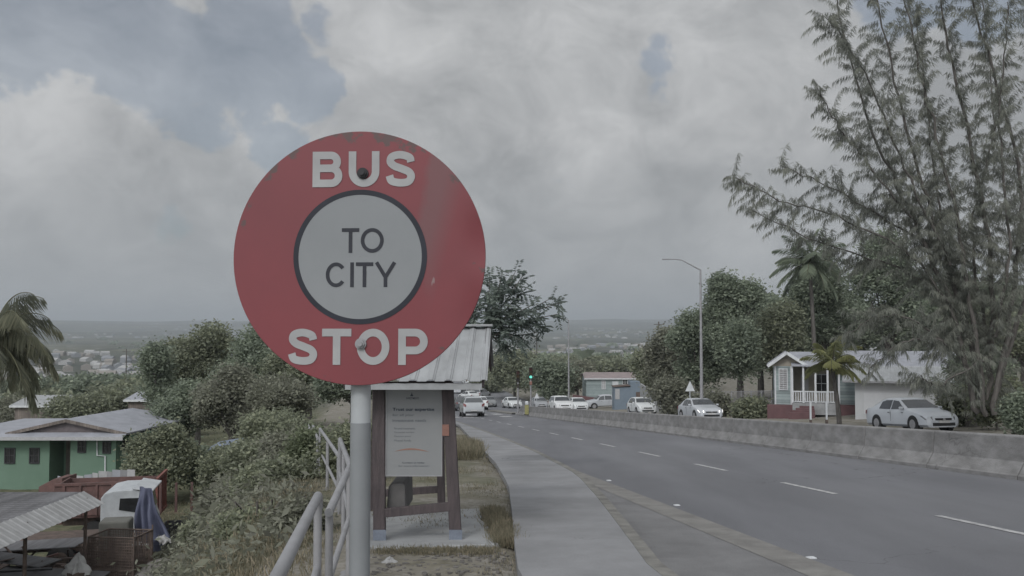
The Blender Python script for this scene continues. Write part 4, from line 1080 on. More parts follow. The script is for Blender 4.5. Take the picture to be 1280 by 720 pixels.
def bollard():
    b = ground_at(658.5, 78); b.z = zroad(sl(b.x, b.y)[0]) + .12
    root = empty('keep_left_bollard', b, 0, 'yellow traffic bollard between the two traffic lights', 'bollard')
    mb = MB(); mb.box((0, 0, .42), (.34, .2, .84)); mb.build('body', M['yellow'], root, bevel=.04)
    mb = MB(); mb.box((0, 0, 1.0), (.26, .18, .3)); mb.build('lamp_top', M['white'], root, bevel=.05)
    mb = MB(); mb.box((0, 0, .03), (.45, .3, .06)); mb.build('base', M['black'], root)
bollard()
def tri_sign(label, px, Y, top_py, bot_py, half_px):
    b = ground_at(px, Y); root = empty('triangular_sign', b, 0, label, 'road sign', 'triangular warning signs')
    a = at(px, top_py, Y) - b; c = at(px, bot_py, Y) - b; hw = half_px / 1150 * Y
    mb = MB(); mb.prism([(-hw, -.05, c.z), (hw, -.05, c.z), (0, -.05, a.z)], (0, .015, 0)); mb.build('sign_plate', M['white'], root, bevel=.004)
    mb = MB(); mb.cyl((0, 0, 0), (0, 0, c.z + .25), .04, n=10); mb.build('pole', M['poletop'], root)
tri_sign('pale triangular road sign left of the tall street lamp', 862.5, 64, 476, 489, 6)
tri_sign('small triangular road sign beside the green traffic light', 671, 112, 491, 498, 3.2)
for k, (px, y0, y1) in enumerate([(1013, 502, 531), (1033, 502, 532)]):
    Y = 42; b = ground_at(px, Y); root = empty('marker_post', b, 0, ['white marker post in front of the porch, left of two', 'white marker post in front of the porch, right of two'][k], 'post', 'white marker posts')
    t = at(px, y0, Y).z - b.z
    mb = MB(); mb.box((0, 0, (t + .5) / 2), (.075, .075, t - .5)); mb.build('post', M['white'], root, bevel=.01)
    mb = MB(); mb.box((0, 0, .24), (.1, .1, .52)); mb.build('dark_foot', M['rust'], root)
def upole(label, px, Y, top_py, cross=True):
    b = ground_at(px, Y); root = empty('utility_pole', b, 0, label, 'utility pole', 'utility poles')
    t = at(px, top_py, Y).z - b.z
    mb = MB(); mb.cyl((0, 0, 0), (0, 0, t), .2, .13, n=8); mb.build('pole', M['trunkgrey'], root)
    mb = MB(); mb.box((0, 0, t - .6), (2.0, .14, .14)); mb.build('crossarm', M['trunkgrey'], root)
upole('far utility pole left of the big dark trees', 824, 190, 402)
upole('utility pole above the trees on the left plain', 157, 230, 436)
upole('utility pole rising over the grey roof behind the green house', 213, 85, 470)
upole('faint utility pole above the distant white buildings', 671, 230, 418)

# ------------------------------------------------------------------ houses
def window(parent, x, z0, z1, w, y, glass='winglass', frame='white', bars=1, t=.06, nrm=-1):
    """window on a wall facing -y at local y"""
    mb = MB(); mb.bb(x - w / 2 - t, x - w / 2, y - .05, y, z0 - t, z1 + t); mb.bb(x + w / 2, x + w / 2 + t, y - .05, y, z0 - t, z1 + t)
    mb.bb(x - w / 2, x + w / 2, y - .05, y, z1, z1 + t); mb.bb(x - w / 2, x + w / 2, y - .07, y, z0 - t, z0)
    mb.bb(x - .02, x + .02, y - .045, y - .005, z0, z1)
    if bars: mb.bb(x - w / 2, x - .021, y - .045, y - .005, (z0 + z1) / 2 - .02, (z0 + z1) / 2 + .02); mb.bb(x + .021, x + w / 2, y - .045, y - .005, (z0 + z1) / 2 - .02, (z0 + z1) / 2 + .02)
    f = mb.build('window', M[frame], parent)
    mb = MB(); mb.bb(x - w / 2, x + w / 2, y - .02, y - .002, z0, z1); mb.build('pane', M[glass], f)
    return f
def green_house():
    Y = 50; g = at(80, 612, Y)
    root = empty('green_house', (g.x, Y, gz(g.x, Y + 3) - .1), 0, 'green rendered house with grey hipped sheet roof', 'house')
    o0 = Vector(root.location); P = lambda px, py, y=Y: at(px, py, y) - o0
    ze = P(80, 546).z; xl = P(-60, 560).x; xa = P(62, 560).x; xb = P(88, 560).x; xc = P(145, 560).x; 
    mb = MB(); mb.bb(xl, xa, 0, 8, -.5, ze); mb.bb(xa, xb, 1.6, 8, -.5, ze); mb.bb(xb, xc, 0, 8, -.5, ze); mb.bb(xc, xc + .9, .6, 8, -.5, ze)
    wall = mb.build('wall', M['green'], root)
    for px0, px1, y0, y1 in ((7, 18, 561, 578), (38, 48.5, 561, 578), (98.5, 106.5, 552, 564.5), (129.5, 137.5, 553, 565.5)):
        a, b = P(px0, y1), P(px1, y0); window(root, (a.x + b.x) / 2, a.z, b.z, b.x - a.x, -.003, frame='dark')
    a = P(155, 563, Y + .6); b = P(158, 551, Y + .6); window(root, (a.x + b.x) / 2, a.z, b.z, .2, .597, frame='dark')
    mb = MB(); mb.bb(xb - .95, xb - .1, 1.5, 1.597, -.4, ze - .35); mb.build('door', M['fencewood'], root)
    mb = MB(); p = P(122, 549); q = P(122, 569); r_ = P(132, 570); s_ = P(132, 597)
    for v in (p, q, r_, s_): v.y = -.06
    mb.tube([p, q, r_, s_], .035, 8); mb.build('drain_pipe', M['white'], root)
    # roof
    ap = P(85, 524); ap.y = -.2; bk = P(170, 509, 57.5)
    bk.x = ap.x + .6; bk.z = ap.z
    el, er = P(10, 541).x, P(161, 541).x
    zE = ze + .22
    back = 8.6
    mb = MB()
    th = Vector((0, 0, .08))
    ridge_b = Vector((bk.x, 7.0, ap.z))
    LFt, RFt = Vector((el, -.2, zE)), Vector((er, -.2, zE)); LB, RB = Vector((el - .5, back, zE)), Vector((er + .5, back, zE))
    mb.prism([RFt, RB, ridge_b, ap], -th); mb.prism([LFt, ap, ridge_b, LB], -th)
    mb.prism([LB, ridge_b, RB], -th)
    rf = mb.build('roof', M['roofgrey'], root)
    mb = MB(); mb.bb(P(-75, 541).x, el + .2, -.15, back, zE - .16, zE - .07); mb.build('wing_roof', M['roofgrey'], rf)
    # broad lean-to strip under the gable, and gable wall
    mb = MB(); xL = P(-60, 541).x; xR = P(161, 544).x
    mb.prism([(xL, -.75, ze + .02), (xR, -.75, ze + .02), (xR, -.1, ze + .2), (xL, -.1, ze + .2)], (0, 0, .05)); mb.build('porch_roof', M['roofgrey'], rf)
    mb = MB(); mb.bb(xL, xR, -.8, -.76, ze - .10, ze + .08); mb.build('gutter', M['window_white'], rf)
    mb = MB(); gl_, gr_ = LFt.lerp(ap, .08), RFt.lerp(ap, .08)
    mb.prism([(LFt.x + .9, -.02, zE), (RFt.x - .9, -.02, zE), (ap.x, -.02, ap.z - .12)], (0, .1, 0)); mb.build('gable_wall', mat('gable_boards', (.16, .14, .145), (.12, .105, .11), 3, .8), root)
    mb = MB()
    for A_, B_ in ((LFt, ap), (RFt, ap)):
        mb.bar(A_ + Vector((0, -.06, -.06)), B_ + Vector((0, -.06, -.06)), .05, .17)
    mb.build('barge_boards', M['fencewood'], rf)
green_house()

def gable_shed(name, label, px0, px1, Y, depth, eave_py, ridge_py, base_py, wallm, roofm, cat='house', along=True, group=None, wins=(), over=.3, door=None):
    b = at((px0 + px1) / 2, base_py, Y)
    root = empty(name, (b.x, Y, b.z), 0, label, cat, group); o0 = Vector(root.location)
    P = lambda px, py, y=Y: at(px, py, y) - o0
    x0, x1 = P(px0, base_py).x, P(px1, base_py).x; ze = P(px0, eave_py).z
    zr = (at(px0, ridge_py, Y + depth / 2) - o0).z if along else P(px0, ridge_py).z
    mb = MB(); mb.bb(x0, x1, 0, depth, -1.5, ze)
    if along:
        for x in (x0, x1 - .1): mb.prism([(x, 0, ze), (x, depth, ze), (x, depth / 2, zr - .08)], (.1, 0, 0))
    else:
        for y in (0, depth - .1): mb.prism([(x0, y, ze), (x1, y, ze), ((x0 + x1) / 2, y, zr - .08)], (0, .1, 0))
    mb.build('wall', wallm, root)
    mb = MB(); o = over; th = (0, 0, .07)
    if along:
        k = (zr - ze) / (depth / 2)
        mb.prism([(x0 - o, -o, ze - k * o + .02), (x1 + o, -o, ze - k * o + .02), (x1 + o, depth / 2, zr + .02), (x0 - o, depth / 2, zr + .02)], th)
        mb.prism([(x0 - o, depth + o, ze - k * o + .02), (x1 + o, depth + o, ze - k * o + .02), (x1 + o, depth / 2, zr + .02), (x0 - o, depth / 2, zr + .02)], th)
    else:
        xm = (x0 + x1) / 2; k = (zr - ze) / (xm - x0)
        for sg, xe in ((-1, x0), (1, x1)):
            mb.prism([(xe + sg * o, -o, ze - k * o + .02), (xe + sg * o, depth + o, ze - k * o + .02), (xm, depth + o, zr + .02), (xm, -o, zr + .02)], th)
    rf = mb.build('roof', roofm, root)
    mb = MB()
    if along: mb.bb(x0 - o, x1 + o, -o - .03, -o - .002, ze - (zr - ze) / (depth / 2) * o - .08, ze - (zr - ze) / (depth / 2) * o + .09)
    else:
        for sg, xe in ((-1, x0), (1, x1)): mb.bar((xe + sg * o, -o - .03, ze - k * o - .0), ((x0 + x1) / 2, -o - .03, zr - .0), .05, .17)
    mb.build('fascia', M['white'], rf)
    for a0, a1, y0, y1, gl_, fr in wins:
        a, c = P(a0, y1), P(a1, y0); window(root, (a.x + c.x) / 2, a.z, c.z, c.x - a.x, -.003, gl_, fr)
    if door:
        a, c = P(door[0], door[3]), P(door[1], door[2]); mb = MB(); mb.bb(a.x, c.x, -.04, -.003, a.z, c.z); mb.build('door', M['white'], root)
    return root

gable_shed('turquoise_house', 'turquoise boarded house with pinkish roof above the pickup', 733, 792, 124, 7, 473, 466, 505, M['turq'], mat('pinkish_roof', (.30, .24, .24), (.22, .19, .19), 1, .6), wins=[(752.5, 756.5, 476, 486, 'window_white', 'white'), (778.5, 784, 475, 480, 'winglass', 'white')], door=(765.5, 773, 476.5, 498))
def blue_shack():
    Y = 106; b = at(784, 516, Y); root = empty('blue_shack', b, 0, 'flat blue roadside shack with stepped top beside the white hatchback', 'shack')
    P = lambda px, py: at(px, py, Y) - b
    mb = MB(); x0, xm, x1 = P(768, 500).x, P(788, 500).x, P(800, 500).x
    mb.bb(x0, xm, 0, 2.4, -.3, P(770, 484).z); mb.bb(xm, x1, 0, 2.4, -.3, P(790, 477).z); mb.build('wall', M['blue'], root)
    mb = MB(); mb.prism([(x0 - .1, -.15, P(770, 484).z), (xm - .002, -.15, P(770, 484).z + .15), (xm - .002, 2.5, P(770, 484).z + .15), (x0 - .1, 2.5, P(770, 484).z)], (0, 0, .06)); mb.build('roof', M['rust'], root)
    mb = MB(); mb.bb(P(769, 500).x, P(774.5, 500).x, -.04, -.003, P(770, 499).z, P(770, 486).z); mb.build('shutter', M['window_white'], root)
    mb = MB(); mb.bb(P(795, 500).x, x1 - .01, -.03, -.003, P(770, 505).z, P(770, 490).z); mb.build('hatch', M['rust'], root)
blue_shack()
def porch_house():
    Y = 62
    b = at(1010, 508, Y); root = empty('porch_house', b, -R(15), 'pale house with turquoise corner, front gable and white porch balustrade', 'house')
    P = lambda px, py, y=Y: at(px, py, y) - b
    xg0, xg1 = P(970, 500).x, P(991, 500).x; x2 = P(1046, 500).x; x3 = P(1072, 500).x
    ze = P(980, 458).z; zf = P(980, 500).z
    tq = M['turq']
    mb = MB(); mb.bb(xg0, xg1, 0, 6, -1, ze); w1 = mb.build('wall', tq, root); mb = MB(); mb.prism([(P(964, 458).x + .1, -.01, ze + .003), (P(1008, 458).x - .1, -.01, ze + .003), (P(984, 443).x, -.01, P(984, 443).z)], (0, .1, 0)); mb.build('gable_wall', M['cream'], root)
    mb = MB(); mb.bb(xg1, x2, 1.8, 6, -1, ze); mb.build('porch_wall', M['cream'], root)
    mb = MB(); mb.bb(x2, x3, .3, 6, -1, ze); mb.build('wall', tq, root)
    mb = MB()
    for x in (xg0, xg1 - .1): mb.bb(x, x + .1, -.03, -.002, -.3, ze)
    mb.build('corner_boards', M['white'], root)
    # louvre window
    mb = MB(); a = P(976, 487); c = P(984.5, 462); f = None
    f = window(root, (a.x + c.x) / 2, a.z, c.z, c.x - a.x, -.003, 'window_white', 'white')
    mb = MB()
    for i in range(9): mb.box(((a.x + c.x) / 2, -.06, a.z + (c.z - a.z) * (i + .5) / 9), (c.x - a.x, .06, .015), (.6, 0, 0))
    mb.build('louvres', M['window_white'], f)
    # deck, balustrade, posts
    mb = MB(); mb.bb(xg1, x2, -.6, 1.8, -.5, P(1000, 503).z); mb.build('porch_floor', M['concrete'], root)
    zt = P(1000, 488).z; zb_ = P(1000, 503).z
    mb = MB(); mb.bb(xg1, x2, -.62, -.55, zt - .08, zt); mb.bb(xg1, x2, -.61, -.56, zb_ + .06, zb_ + .12)
    n = 20
    for i in range(n): x = xg1 + (x2 - xg1) * (i + .5) / n; mb.bb(x - .03, x + .03, -.605, -.565, zb_ + .12, zt - .08)
    mb.build('balustrade', M['white'], root)
    for t in (0, .24, .5, .76, 1):
        x = xg1 + (x2 - xg1) * t; mb = MB(); mb.bb(x - .06, x + .06, -.64, -.53, zb_, ze + .05); mb.build('porch_post', M['white'], root)
    # doors/windows in porch
    mb = MB(); a = P(1003, 503); c = P(1012, 470); mb.bb(a.x, c.x, 1.72, 1.797, zb_, c.z); mb.build('door', M['window_white'], root)
    a = P(1022, 492); c = P(1034, 470); window(root, (a.x + c.x) / 2, a.z, c.z, c.x - a.x, 1.797)
    # roofs
    zr = P(984, 441).z; th = (0, 0, .07)
    mb = MB(); xm = P(984, 441).x; xl = P(961, 458).x; xr = P(1010, 459).x; ze2 = P(961, 458).z
    mb.prism([(xl, -.5, ze2), (xl, 3, ze2), (xm, 3, zr), (xm, -.5, zr)], th); mb.prism([(xr, -.5, ze2), (xr, 3, ze2), (xm, 3, zr), (xm, -.5, zr)], th)
    rf = mb.build('gable_roof', M['roofgrey'], root)
    mb = MB(); mb.bar((xl, -.53, ze2), (xm, -.53, zr), .05, .2); mb.bar((xr, -.53, ze2), (xm, -.53, zr), .05, .2); mb.build('barge_boards', M['white'], rf)
    mb = MB(); zR = P(1030, 441, Y + 3).z; mb.prism([(xm + .3, -.8, ze + .02), (P(1080, 458).x, -.8, ze + .02), (P(1080, 458).x, 3.2, zR), (xm + .3, 3.2, zR)], th)
    mb.prism([(xm + .3, 6.5, ze + .3), (P(1080, 458).x, 6.5, ze + .3), (P(1080, 458).x, 3.2, zR), (xm + .3, 3.2, zR)], th); mb.build('main_roof', M['roofgrey'], root)
    # steps and red plinth
    mb = MB()
    for i in range(4): mb.bb(P(985, 500).x + .25 * i, P(1016, 500).x, -.95 - .3 * (4 - i), -.95 - .3 * (3 - i), -.9, -.15 + .12 * (i) - .1)
    mb.build('red_steps', M['redwall'], root)
    mb = MB(); mb.bb(xg0 - .5, xg1, -.6, -.02, -.9, .1); mb.build('plinth', M['redwall'], root)
    mb = MB(); mb.bb(x2, x3, -.5, .28, -.9, .15); mb.build('plinth', M['redwall'], root)
porch_house()
def garage():
    Y = 55; b = at(1120, 519, Y); root = empty('white_garage', b, -R(21), 'white walled garage with pale metal roof beside the porch house', 'garage')
    P = lambda px, py, y=Y: at(px, py, y) - b
    x0, x1 = P(1072, 500).x, P(1186, 500).x; ze = P(1100, 476).z
    mb = MB(); mb.bb(x0, x1, 0, 6, -1, ze); mb.build('wall', mat('white_wall', (.52, .53, .55), (.47, .48, .49), .9, .85), root)
    mb = MB(); mb.bb(x0 + .5, x1 - .6, -.03, -.003, 0, ze - .75); mb.build('roller_door', mat('roller_door', (.56, .57, .59), (.52, .53, .55), 2, .7), root)
    mb = MB(); zr = P(1100, 458, Y + 3).z
    corrugated(mb, (x0 - .7, -.6, ze - .02), (x1 - x0 + 1.4, 0, 0), (0, 3.6, zr - ze + .02), 0, .25, .02, 12)
    corrugated(mb, (x0 - .7, 6.6, ze - .02), (x1 - x0 + 1.4, 0, 0), (0, -3.6, zr - ze + .02), 0, .25, .02, 12)
    rf = mb.build('roof', M['roofwhite'], root, recalc=False)
    for xx in (x0, x1 - .1): mb = MB(); mb.prism([(xx, 0, ze), (xx, 6, ze), (xx, 3, zr - .06)], (.1, 0, 0)); mb.build('gable_wall', M['white'], root)
    mb = MB(); mb.bb(x0 - .7, x1 + .7, -.66, -.61, ze - .12, ze + .0); mb.build('gutter', M['galv'], rf)
garage()
gable_shed('grey_roofed_house', 'house with mid grey roof rising behind the white garage', 1062, 1200, 66, 8, 458, 440, 500, M['window_white'], M['roofgrey']).rotation_euler.z = -R(15)

# walls and fences on the right
def wall_between(name, label, pts, h, thick, m, cat='wall', top=None):
    b = ground_at(*pts[0]); root = empty(name, b, 0, label, cat)
    mb = MB(); P_ = [ground_at(*p) for p in pts]
    hs = h if isinstance(h, (list, tuple)) else [h] * len(P_)
    for (p, hp), (q, hq) in zip(zip(P_, hs), zip(P_[1:], hs[1:])):
        d = (q - p).normalized(); n_ = Vector((-d.y, d.x, 0)).normalized() * thick
        mb.prism([p - b + Vector((0, 0, -.4)), q - b + Vector((0, 0, -.4)), q - b + Vector((0, 0, hq)), p - b + Vector((0, 0, hp))], n_)
    mb.build('panel', m, root, bevel=.01); return root
wall_between('concrete_wall', 'sloping grey concrete wall between the blue shack and the dark trees', [(800, 100), (815, 88), (838, 80)], [2.9, 2.0, .9], .2, M['concrete'])
wall_between('low_wall', 'low pinkish garden wall left of the porch house', [(903, 72), (935, 70), (958, 66)], [1.1, 1.0, .9], .2, mat('pink_wall', (.22, .18, .175), (.15, .13, .125), 1.5, .9))
wall_between('red_wall', 'dark red wall under the turquoise house left of the pickup', [(716, 122), (750, 122)], [1.7, 1.1], .2, M['redwall'])
def mesh_fence():
    Y0, Y1 = 72, 66; b = ground_at(870, 72); root = empty('metal_fence', b, 0, 'tall thin metal bar fence behind the street lamp', 'fence')
    p0, p1 = ground_at(868, 72) - b, ground_at(965, 66) - b
    n = 9
    for i in range(n):
        q = p0.lerp(p1, i / (n - 1)); mb = MB(); mb.cyl(q, q + Vector((0, 0, 1.9)), .05, n=8); mb.build('post', M['galv'], root)
    mb = MB()
    for z in (.25, 1.0, 1.85): mb.cyl(p0 + Vector((0, 0, z)), p1 + Vector((0, 0, z)), .025, n=6)
    for i in range(90):
        q = p0.lerp(p1, i / 89); mb.bar(q + Vector((0, 0, .2)), q + Vector((0, 0, 1.85)), .018, .018)
    mb.build('bars', M['galv'], root)
mesh_fence()
# distant large buildings
def block(label, px0, px1, Y, top_py, base_py, wallm, nwin, win_y, roofm=None, depth=14):
    b = at((px0 + px1) / 2, base_py, Y); root = empty('large_building', b, 0, label, 'building', 'far large buildings')
    P = lambda px, py: at(px, py, Y) - b
    x0, x1 = P(px0, base_py).x, P(px1, base_py).x; zt = P(px0, top_py).z
    mb = MB(); mb.bb(x0, x1, 0, depth, -6, zt); mb.build('wall', wallm, root)
    mb = MB(); mb.bb(x0 - .4, x1 + .4, -.4, depth + .4, zt + .003, zt + .5); mb.build('roof', roofm or M['roofwhite'], root)
    z0, z1 = P(px0, win_y[1]).z, P(px0, win_y[0]).z
    w = (x1 - x0) / nwin
    for i in range(nwin):
        x = x0 + w * (i + .5); mb = MB(); mb.bb(x - w * .3, x + w * .3, -.06, -.004, z0, z1); mb.build('window', M['winglass'], root)
block('long white office building with a row of dark windows beyond the shelter', 594, 637, 330, 445, 462, mat('office_wall', (.42, .40, .39), (.36, .34, .33), .5, .8), 11, (450, 455))
block('low white warehouse beyond the turquoise house, right of two', 748, 803, 330, 456, 466, mat('warehouse_wall', (.5, .5, .49), (.4, .4, .39), .3, .8), 6, (459, 463))
block('low white warehouse beyond the turquoise house, left of two', 718, 744, 345, 455, 467, M['white'], 4, (459, 464))
block('white building on the rise left of the street lamp on the median', 672, 702, 360, 450, 462, M['white'], 4, (454, 458))
# sheds left
gable_shed('brown_roof_shed', 'long low brown roofed building on the left plain', 56, 150, 150, 12, 492, 485, 498, M['cream'], mat('brown_roof', (.17, .12, .10), (.13, .09, .08), .5, .8), cat='building')
gable_shed('pale_roof_shed', 'pale sheet roofed shed behind the palm fronds', 18, 68, 78, 6, 507, 495, 522, M['fencewood'], M['roofwhite'], cat='shed')
gable_shed('pale_roof_shed', 'small pale roofed shed right of the long brown roof', 120, 148, 140, 6, 494, 488, 500, M['cream'], M['roofwhite'], cat='shed')
gable_shed('grey_roof_shed', 'grey roofed shed behind the hipped roof ridge', 160, 205, 80, 6, 500, 490, 516, M['fencewood'], M['roofgrey'], cat='shed')

# ------------------------------------------------------------------ yard on the left
def truck():
    Y = 31; b = ground_at(128, Y); b.z += .0
    root = empty('old_truck', b, R(13), 'white cabbed old truck parked in the yard under the green house', 'truck')
    P = lambda px, py, y=Y: at(px, py, y) - b
    x0 = 0; x1 = P(176, 640).x; zt = P(150, 614).z
    prof = [(x0, .75), (x0, zt - .25), (x0 + .12, zt - .08), (x0 + .5, zt), (x1 - .25, zt - .0), (x1 - .04, zt - .1), (x1 + .16, zt - 1.0), (x1 + .24, zt - 1.2), (x1 + .26, .75)]
    mb = MB(); mb.prism([(x, 0, z) for x, z in prof], (0, 2.15, 0)); cab = mb.build('cab', M['white'], root, bevel=.035)
    mb = MB(); mb.prism([(x1 - .35, -.05, zt + .02), (x1 + .28, -.02, zt - .1), (x1 + .28, 2.17, zt - .1), (x1 - .35, 2.2, zt + .02)], (0, 0, .05)); mb.build('sun_visor', M['white'], cab, bevel=.015)
    a = P(147, 643); c = P(174, 624)
    mb = MB(); mb.prism([(a.x, -.02, a.z + .12), (c.x + .08, -.02, a.z - .03), (c.x, -.02, c.z), (a.x + .03, -.02, c.z)], (0, .015, 0)); mb.build('side_window', M['winglass'], cab, bevel=.01)
    mb = MB(); mb.prism([(x1 + .135, .12, zt - .8), (x1 + .135, 2.03, zt - .8), (x1 - .02, 2.03, zt - .15), (x1 - .02, .12, zt - .15)], (.035, 0, 0)); mb.build('windscreen', M['winglass'], cab)
    mb = MB(); mb.box((x1 + .1, -.2, zt - .45), (.06, .16, .34)); mb.bar((x1, 0, zt - .3), (x1 + .1, -.16, zt - .3), .03, .03); mb.build('mirror', M['black'], cab)
    mb = MB(); mb.bb(x0 + .25, x0 + 1.3, -.012, -.002, .85, zt - 1.1); mb.build('door_panel', M['white'], cab)
    mb = MB(); mb.bb(-4.3, x1 - .1, .5, .7, .6, .8); mb.bb(-4.3, x1 - .1, 1.45, 1.65, .6, .8); mb.build('chassis', M['rust'], root)
    mb = MB(); mb.bb(-4.4, -.12, 0, 2.15, .82, .95); mb.build('bed', M['rust'], root)
    for x in (x1 - .45, -1.2, -3.2):
        for y in (.02, 1.85):
            mb = MB(); mb.cyl((x, y, .45), (x, y + .28, .45), .45, n=20); w_ = mb.build('wheel', M['rubber'], root)
            mb = MB(); mb.cyl((x, y - .01, .45), (x, y + .29, .45), .22, n=16); mb.build('rim', M['rust'], w_)
truck()
def tipper():
    Y = 36; b = ground_at(195, Y); root = empty('dump_trailer', b, R(12), 'dark red tipper body with ribbed tailgate behind the white cab', 'trailer')
    P = lambda px, py, y=Y: at(px, py, y) - b
    zt = P(195, 604).z; zb = P(195, 641).z; L_ = 3.6
    mb = MB(); mb.bb(-L_, 0, 0, .06, zb, zt); mb.bb(-L_, 0, 2.2, 2.26, zb, zt - .05); mb.bb(-L_, -L_ + .06, .061, 2.199, zb, zt); mb.bb(-L_, 0, .061, 2.199, zb - .1, zb); mb.build('body', M['redrust'], root)
    mb = MB(); mb.bb(-L_, .03, -.05, .08, zt + .002, zt + .1); mb.build('top_rail', M['redrust'], root)
    mb = MB()
    for i in range(9): x = -L_ + .3 + i * .58; mb.bb(x, x + .09, -.06, -.002, zb, zt)
    mb.build('side_ribs', M['redrust'], root)
    mb = MB(); mb.bb(.0, .04, 0, 2.26, zb - .15, zt + .12); tg = mb.build('tailgate', M['redrust'], root)
    mb = MB()
    for i in range(6): y = i * .43; mb.bb(.041, .12, y, y + .1, zb - .1, zt + .1)
    mb.bb(.041, .14, -.02, 2.3, zt + .1, zt + .2); mb.bb(.041, .14, -.02, 2.3, zb - .2, zb - .1); mb.build('gate_frame', mat('faded_red', (.24, .10, .085), (.16, .07, .06), 3, .8), tg)
    mb = MB(); mb.bb(-L_ + .2, -.2, .5, .7, .7, zb - .1); mb.bb(-L_ + .2, -.2, 1.5, 1.7, .7, zb - .1); mb.build('chassis', M['rust'], root)
    for x in (-1.0, -2.2):
        for y in (0.05, 1.9):
            mb = MB(); mb.cyl((x, y, .45), (x, y + .28, .45), .45, n=20); mb.build('wheel', M['rubber'], root)
tipper()
def cloth(name, label, cat, m, tl, tr, bl, br, Y, folds=5, amp=.12, seed=1, bulge=.35, nu=26, nv=22):
    rng = random.Random(seed); b = at((bl[0] + br[0]) / 2, max(bl[1], br[1]), Y)
    TL, TR, BL, BR = [at(*p, Y) - b for p in (tl, tr, bl, br)]
    ph = rng.uniform(0, 6); vs = []
    for j in range(nv + 1):
        v = j / nv
        for i in range(nu + 1):
            u = i / nu
            p = TL.lerp(TR, u).lerp(BL.lerp(BR, u), v ** 1.05)
            p.y += -bulge * v * math.sin(math.pi * u) + amp * v * math.sin(folds * math.pi * u + ph + 1.2 * v) + amp * .3 * math.sin(9 * u + 7 * v)
            p.z += .03 * math.sin(folds * 3 * u) * v; p.x += .04 * math.sin(6 * v + ph) 
            vs.append(p)
    W_ = nu + 1; mb = MB(); mb.add(vs, [(j * W_ + i, j * W_ + i + 1, (j + 1) * W_ + i + 1, (j + 1) * W_ + i) for j in range(nv) for i in range(nu)], True)
    o = mb.build(name, m, loc=b); s_ = o.modifiers.new('thick', 'SOLIDIFY'); s_.thickness = .015
    return tag(o, label, cat)
cloth('tarpaulin', 'blue tarpaulin draped from the truck cab down to the grass', 'tarpaulin', M['tarp'], (173, 608), (188, 611), (168, 676), (214, 674), 30.2, 7, .2, 3)
cloth('ground_sheet', 'pale crumpled sheet lying at the foot of the blue tarpaulin', 'sheet', M['cloth'], (196, 672), (207, 668), (200, 681), (216, 677), 29.8, 4, .05, 5, .1)
for k, (px, Y, lb) in enumerate([(204, 34.5, 'blue barrel left of two beside the tipper tailgate'), (211, 35, 'blue barrel right of two beside the tipper tailgate')]):
    b = ground_at(px, Y); root = empty('barrel', b, 0, lb, 'barrel', 'blue barrels in the yard')
    mb = MB()
    for z0, z1, r0, r1 in ((0, .3, .27, .3), (.3, .6, .3, .3), (.6, .9, .3, .27)): mb.cyl((0, 0, z0), (0, 0, z1), r0, r1, n=20, caps=False)
    mb.cyl((0, 0, .88), (0, 0, .9), .26, n=20); mb.build('drum', M['tarp'], root)
    mb = MB(); mb.cyl((0, 0, .29), (0, 0, .32), .315, n=20); mb.cyl((0, 0, .58), (0, 0, .61), .315, n=20); mb.build('hoops', M['tarp'], root)
def crate():
    b = ground_at(223, 34.5); root = empty('crate', b, R(8), 'dark slatted crate right of the blue barrels', 'crate')
    mb = MB()
    for i in range(4):
        z = .12 + i * .22
        for y in (-.3, .3): mb.box((0, y, z), (.8, .04, .15))
        for x in (-.4, .4): mb.box((x, 0, z), (.04, .56, .15))
    mb.build('slats', M['dark'], root)
    for x in (-.37, .37):
        for y in (-.27, .27): mb = MB(); mb.box((x, y, .43), (.06, .06, .86)); mb.build('corner_post', M['rust'], root)
crate()
def cage():
    b = ground_at(142, 27); root = empty('wire_cage', b, R(-6), 'rusty brown wire cage in front of the truck cab', 'cage')
    P = lambda px, py, y=27: at(px, py, y) - b
    w = (P(172, 700).x - P(112, 700).x) / 2; zt = P(142, 672).z; d = 1.1
    mb = MB()
    for x in (-w, w):
        for y in (0, d): mb.cyl((x, y, 0), (x, y, zt + (.15 if x > 0 else 0)), .028, n=6)
    for z in (.1, zt * .5, zt):
        mb.cyl((-w, 0, z), (w, 0, z), .025, n=6); mb.cyl((-w, d, z), (w, d, z), .025, n=6); mb.cyl((-w, 0, z), (-w, d, z), .025, n=6); mb.cyl((w, 0, z), (w, d, z), .025, n=6)
    mb.build('frame', M['rust'], root)
    mb = MB()
    for i in range(1, 26):
        x = -w + 2 * w * i / 26; mb.bar((x, 0, .1), (x, 0, zt), .024, .014); mb.bar((x, d, .1), (x, d, zt), .024, .014)
    for i in range(1, 22):
        z = .1 + (zt - .1) * i / 22; mb.bar((-w, -.016, z), (w, -.016, z), .012, .022); mb.bar((-w, d, z), (w, d, z), .012, .012)
    for i in range(1, 14):
        y = d * i / 14; mb.bar((w, y, .1), (w, y, zt), .014, .014); mb.bar((-w, y, .1), (-w, y, zt), .014, .014)
    mb.build('wire_mesh', M['rust'], root)
cage()
def tank():
    b = ground_at(145, 28.8); root = empty('water_tank', b, R(12), 'grey green water tank standing between the wire cage and the white cab', 'tank')
    P = lambda px, py, y=28.8: at(px, py, y) - b
    w = P(163, 660).x - P(127, 660).x; zt = P(145, 652).z
    m_ = mat('tank_grey_green', (.17, .17, .155), (.13, .13, .12), 2, .85)
    mb = MB(); mb.box((0, .4, zt - .45), (w, .8, .9)); mb.build('tank_body', m_, root, bevel=.06)
    mb = MB(); 
    for x in (-w * .4, w * .4):
        for y in (.1, .7): mb.box((x, y, (zt - .9) / 2), (.09, .09, zt - .9))
    mb.build('stand', M['rust'], root)
tank()
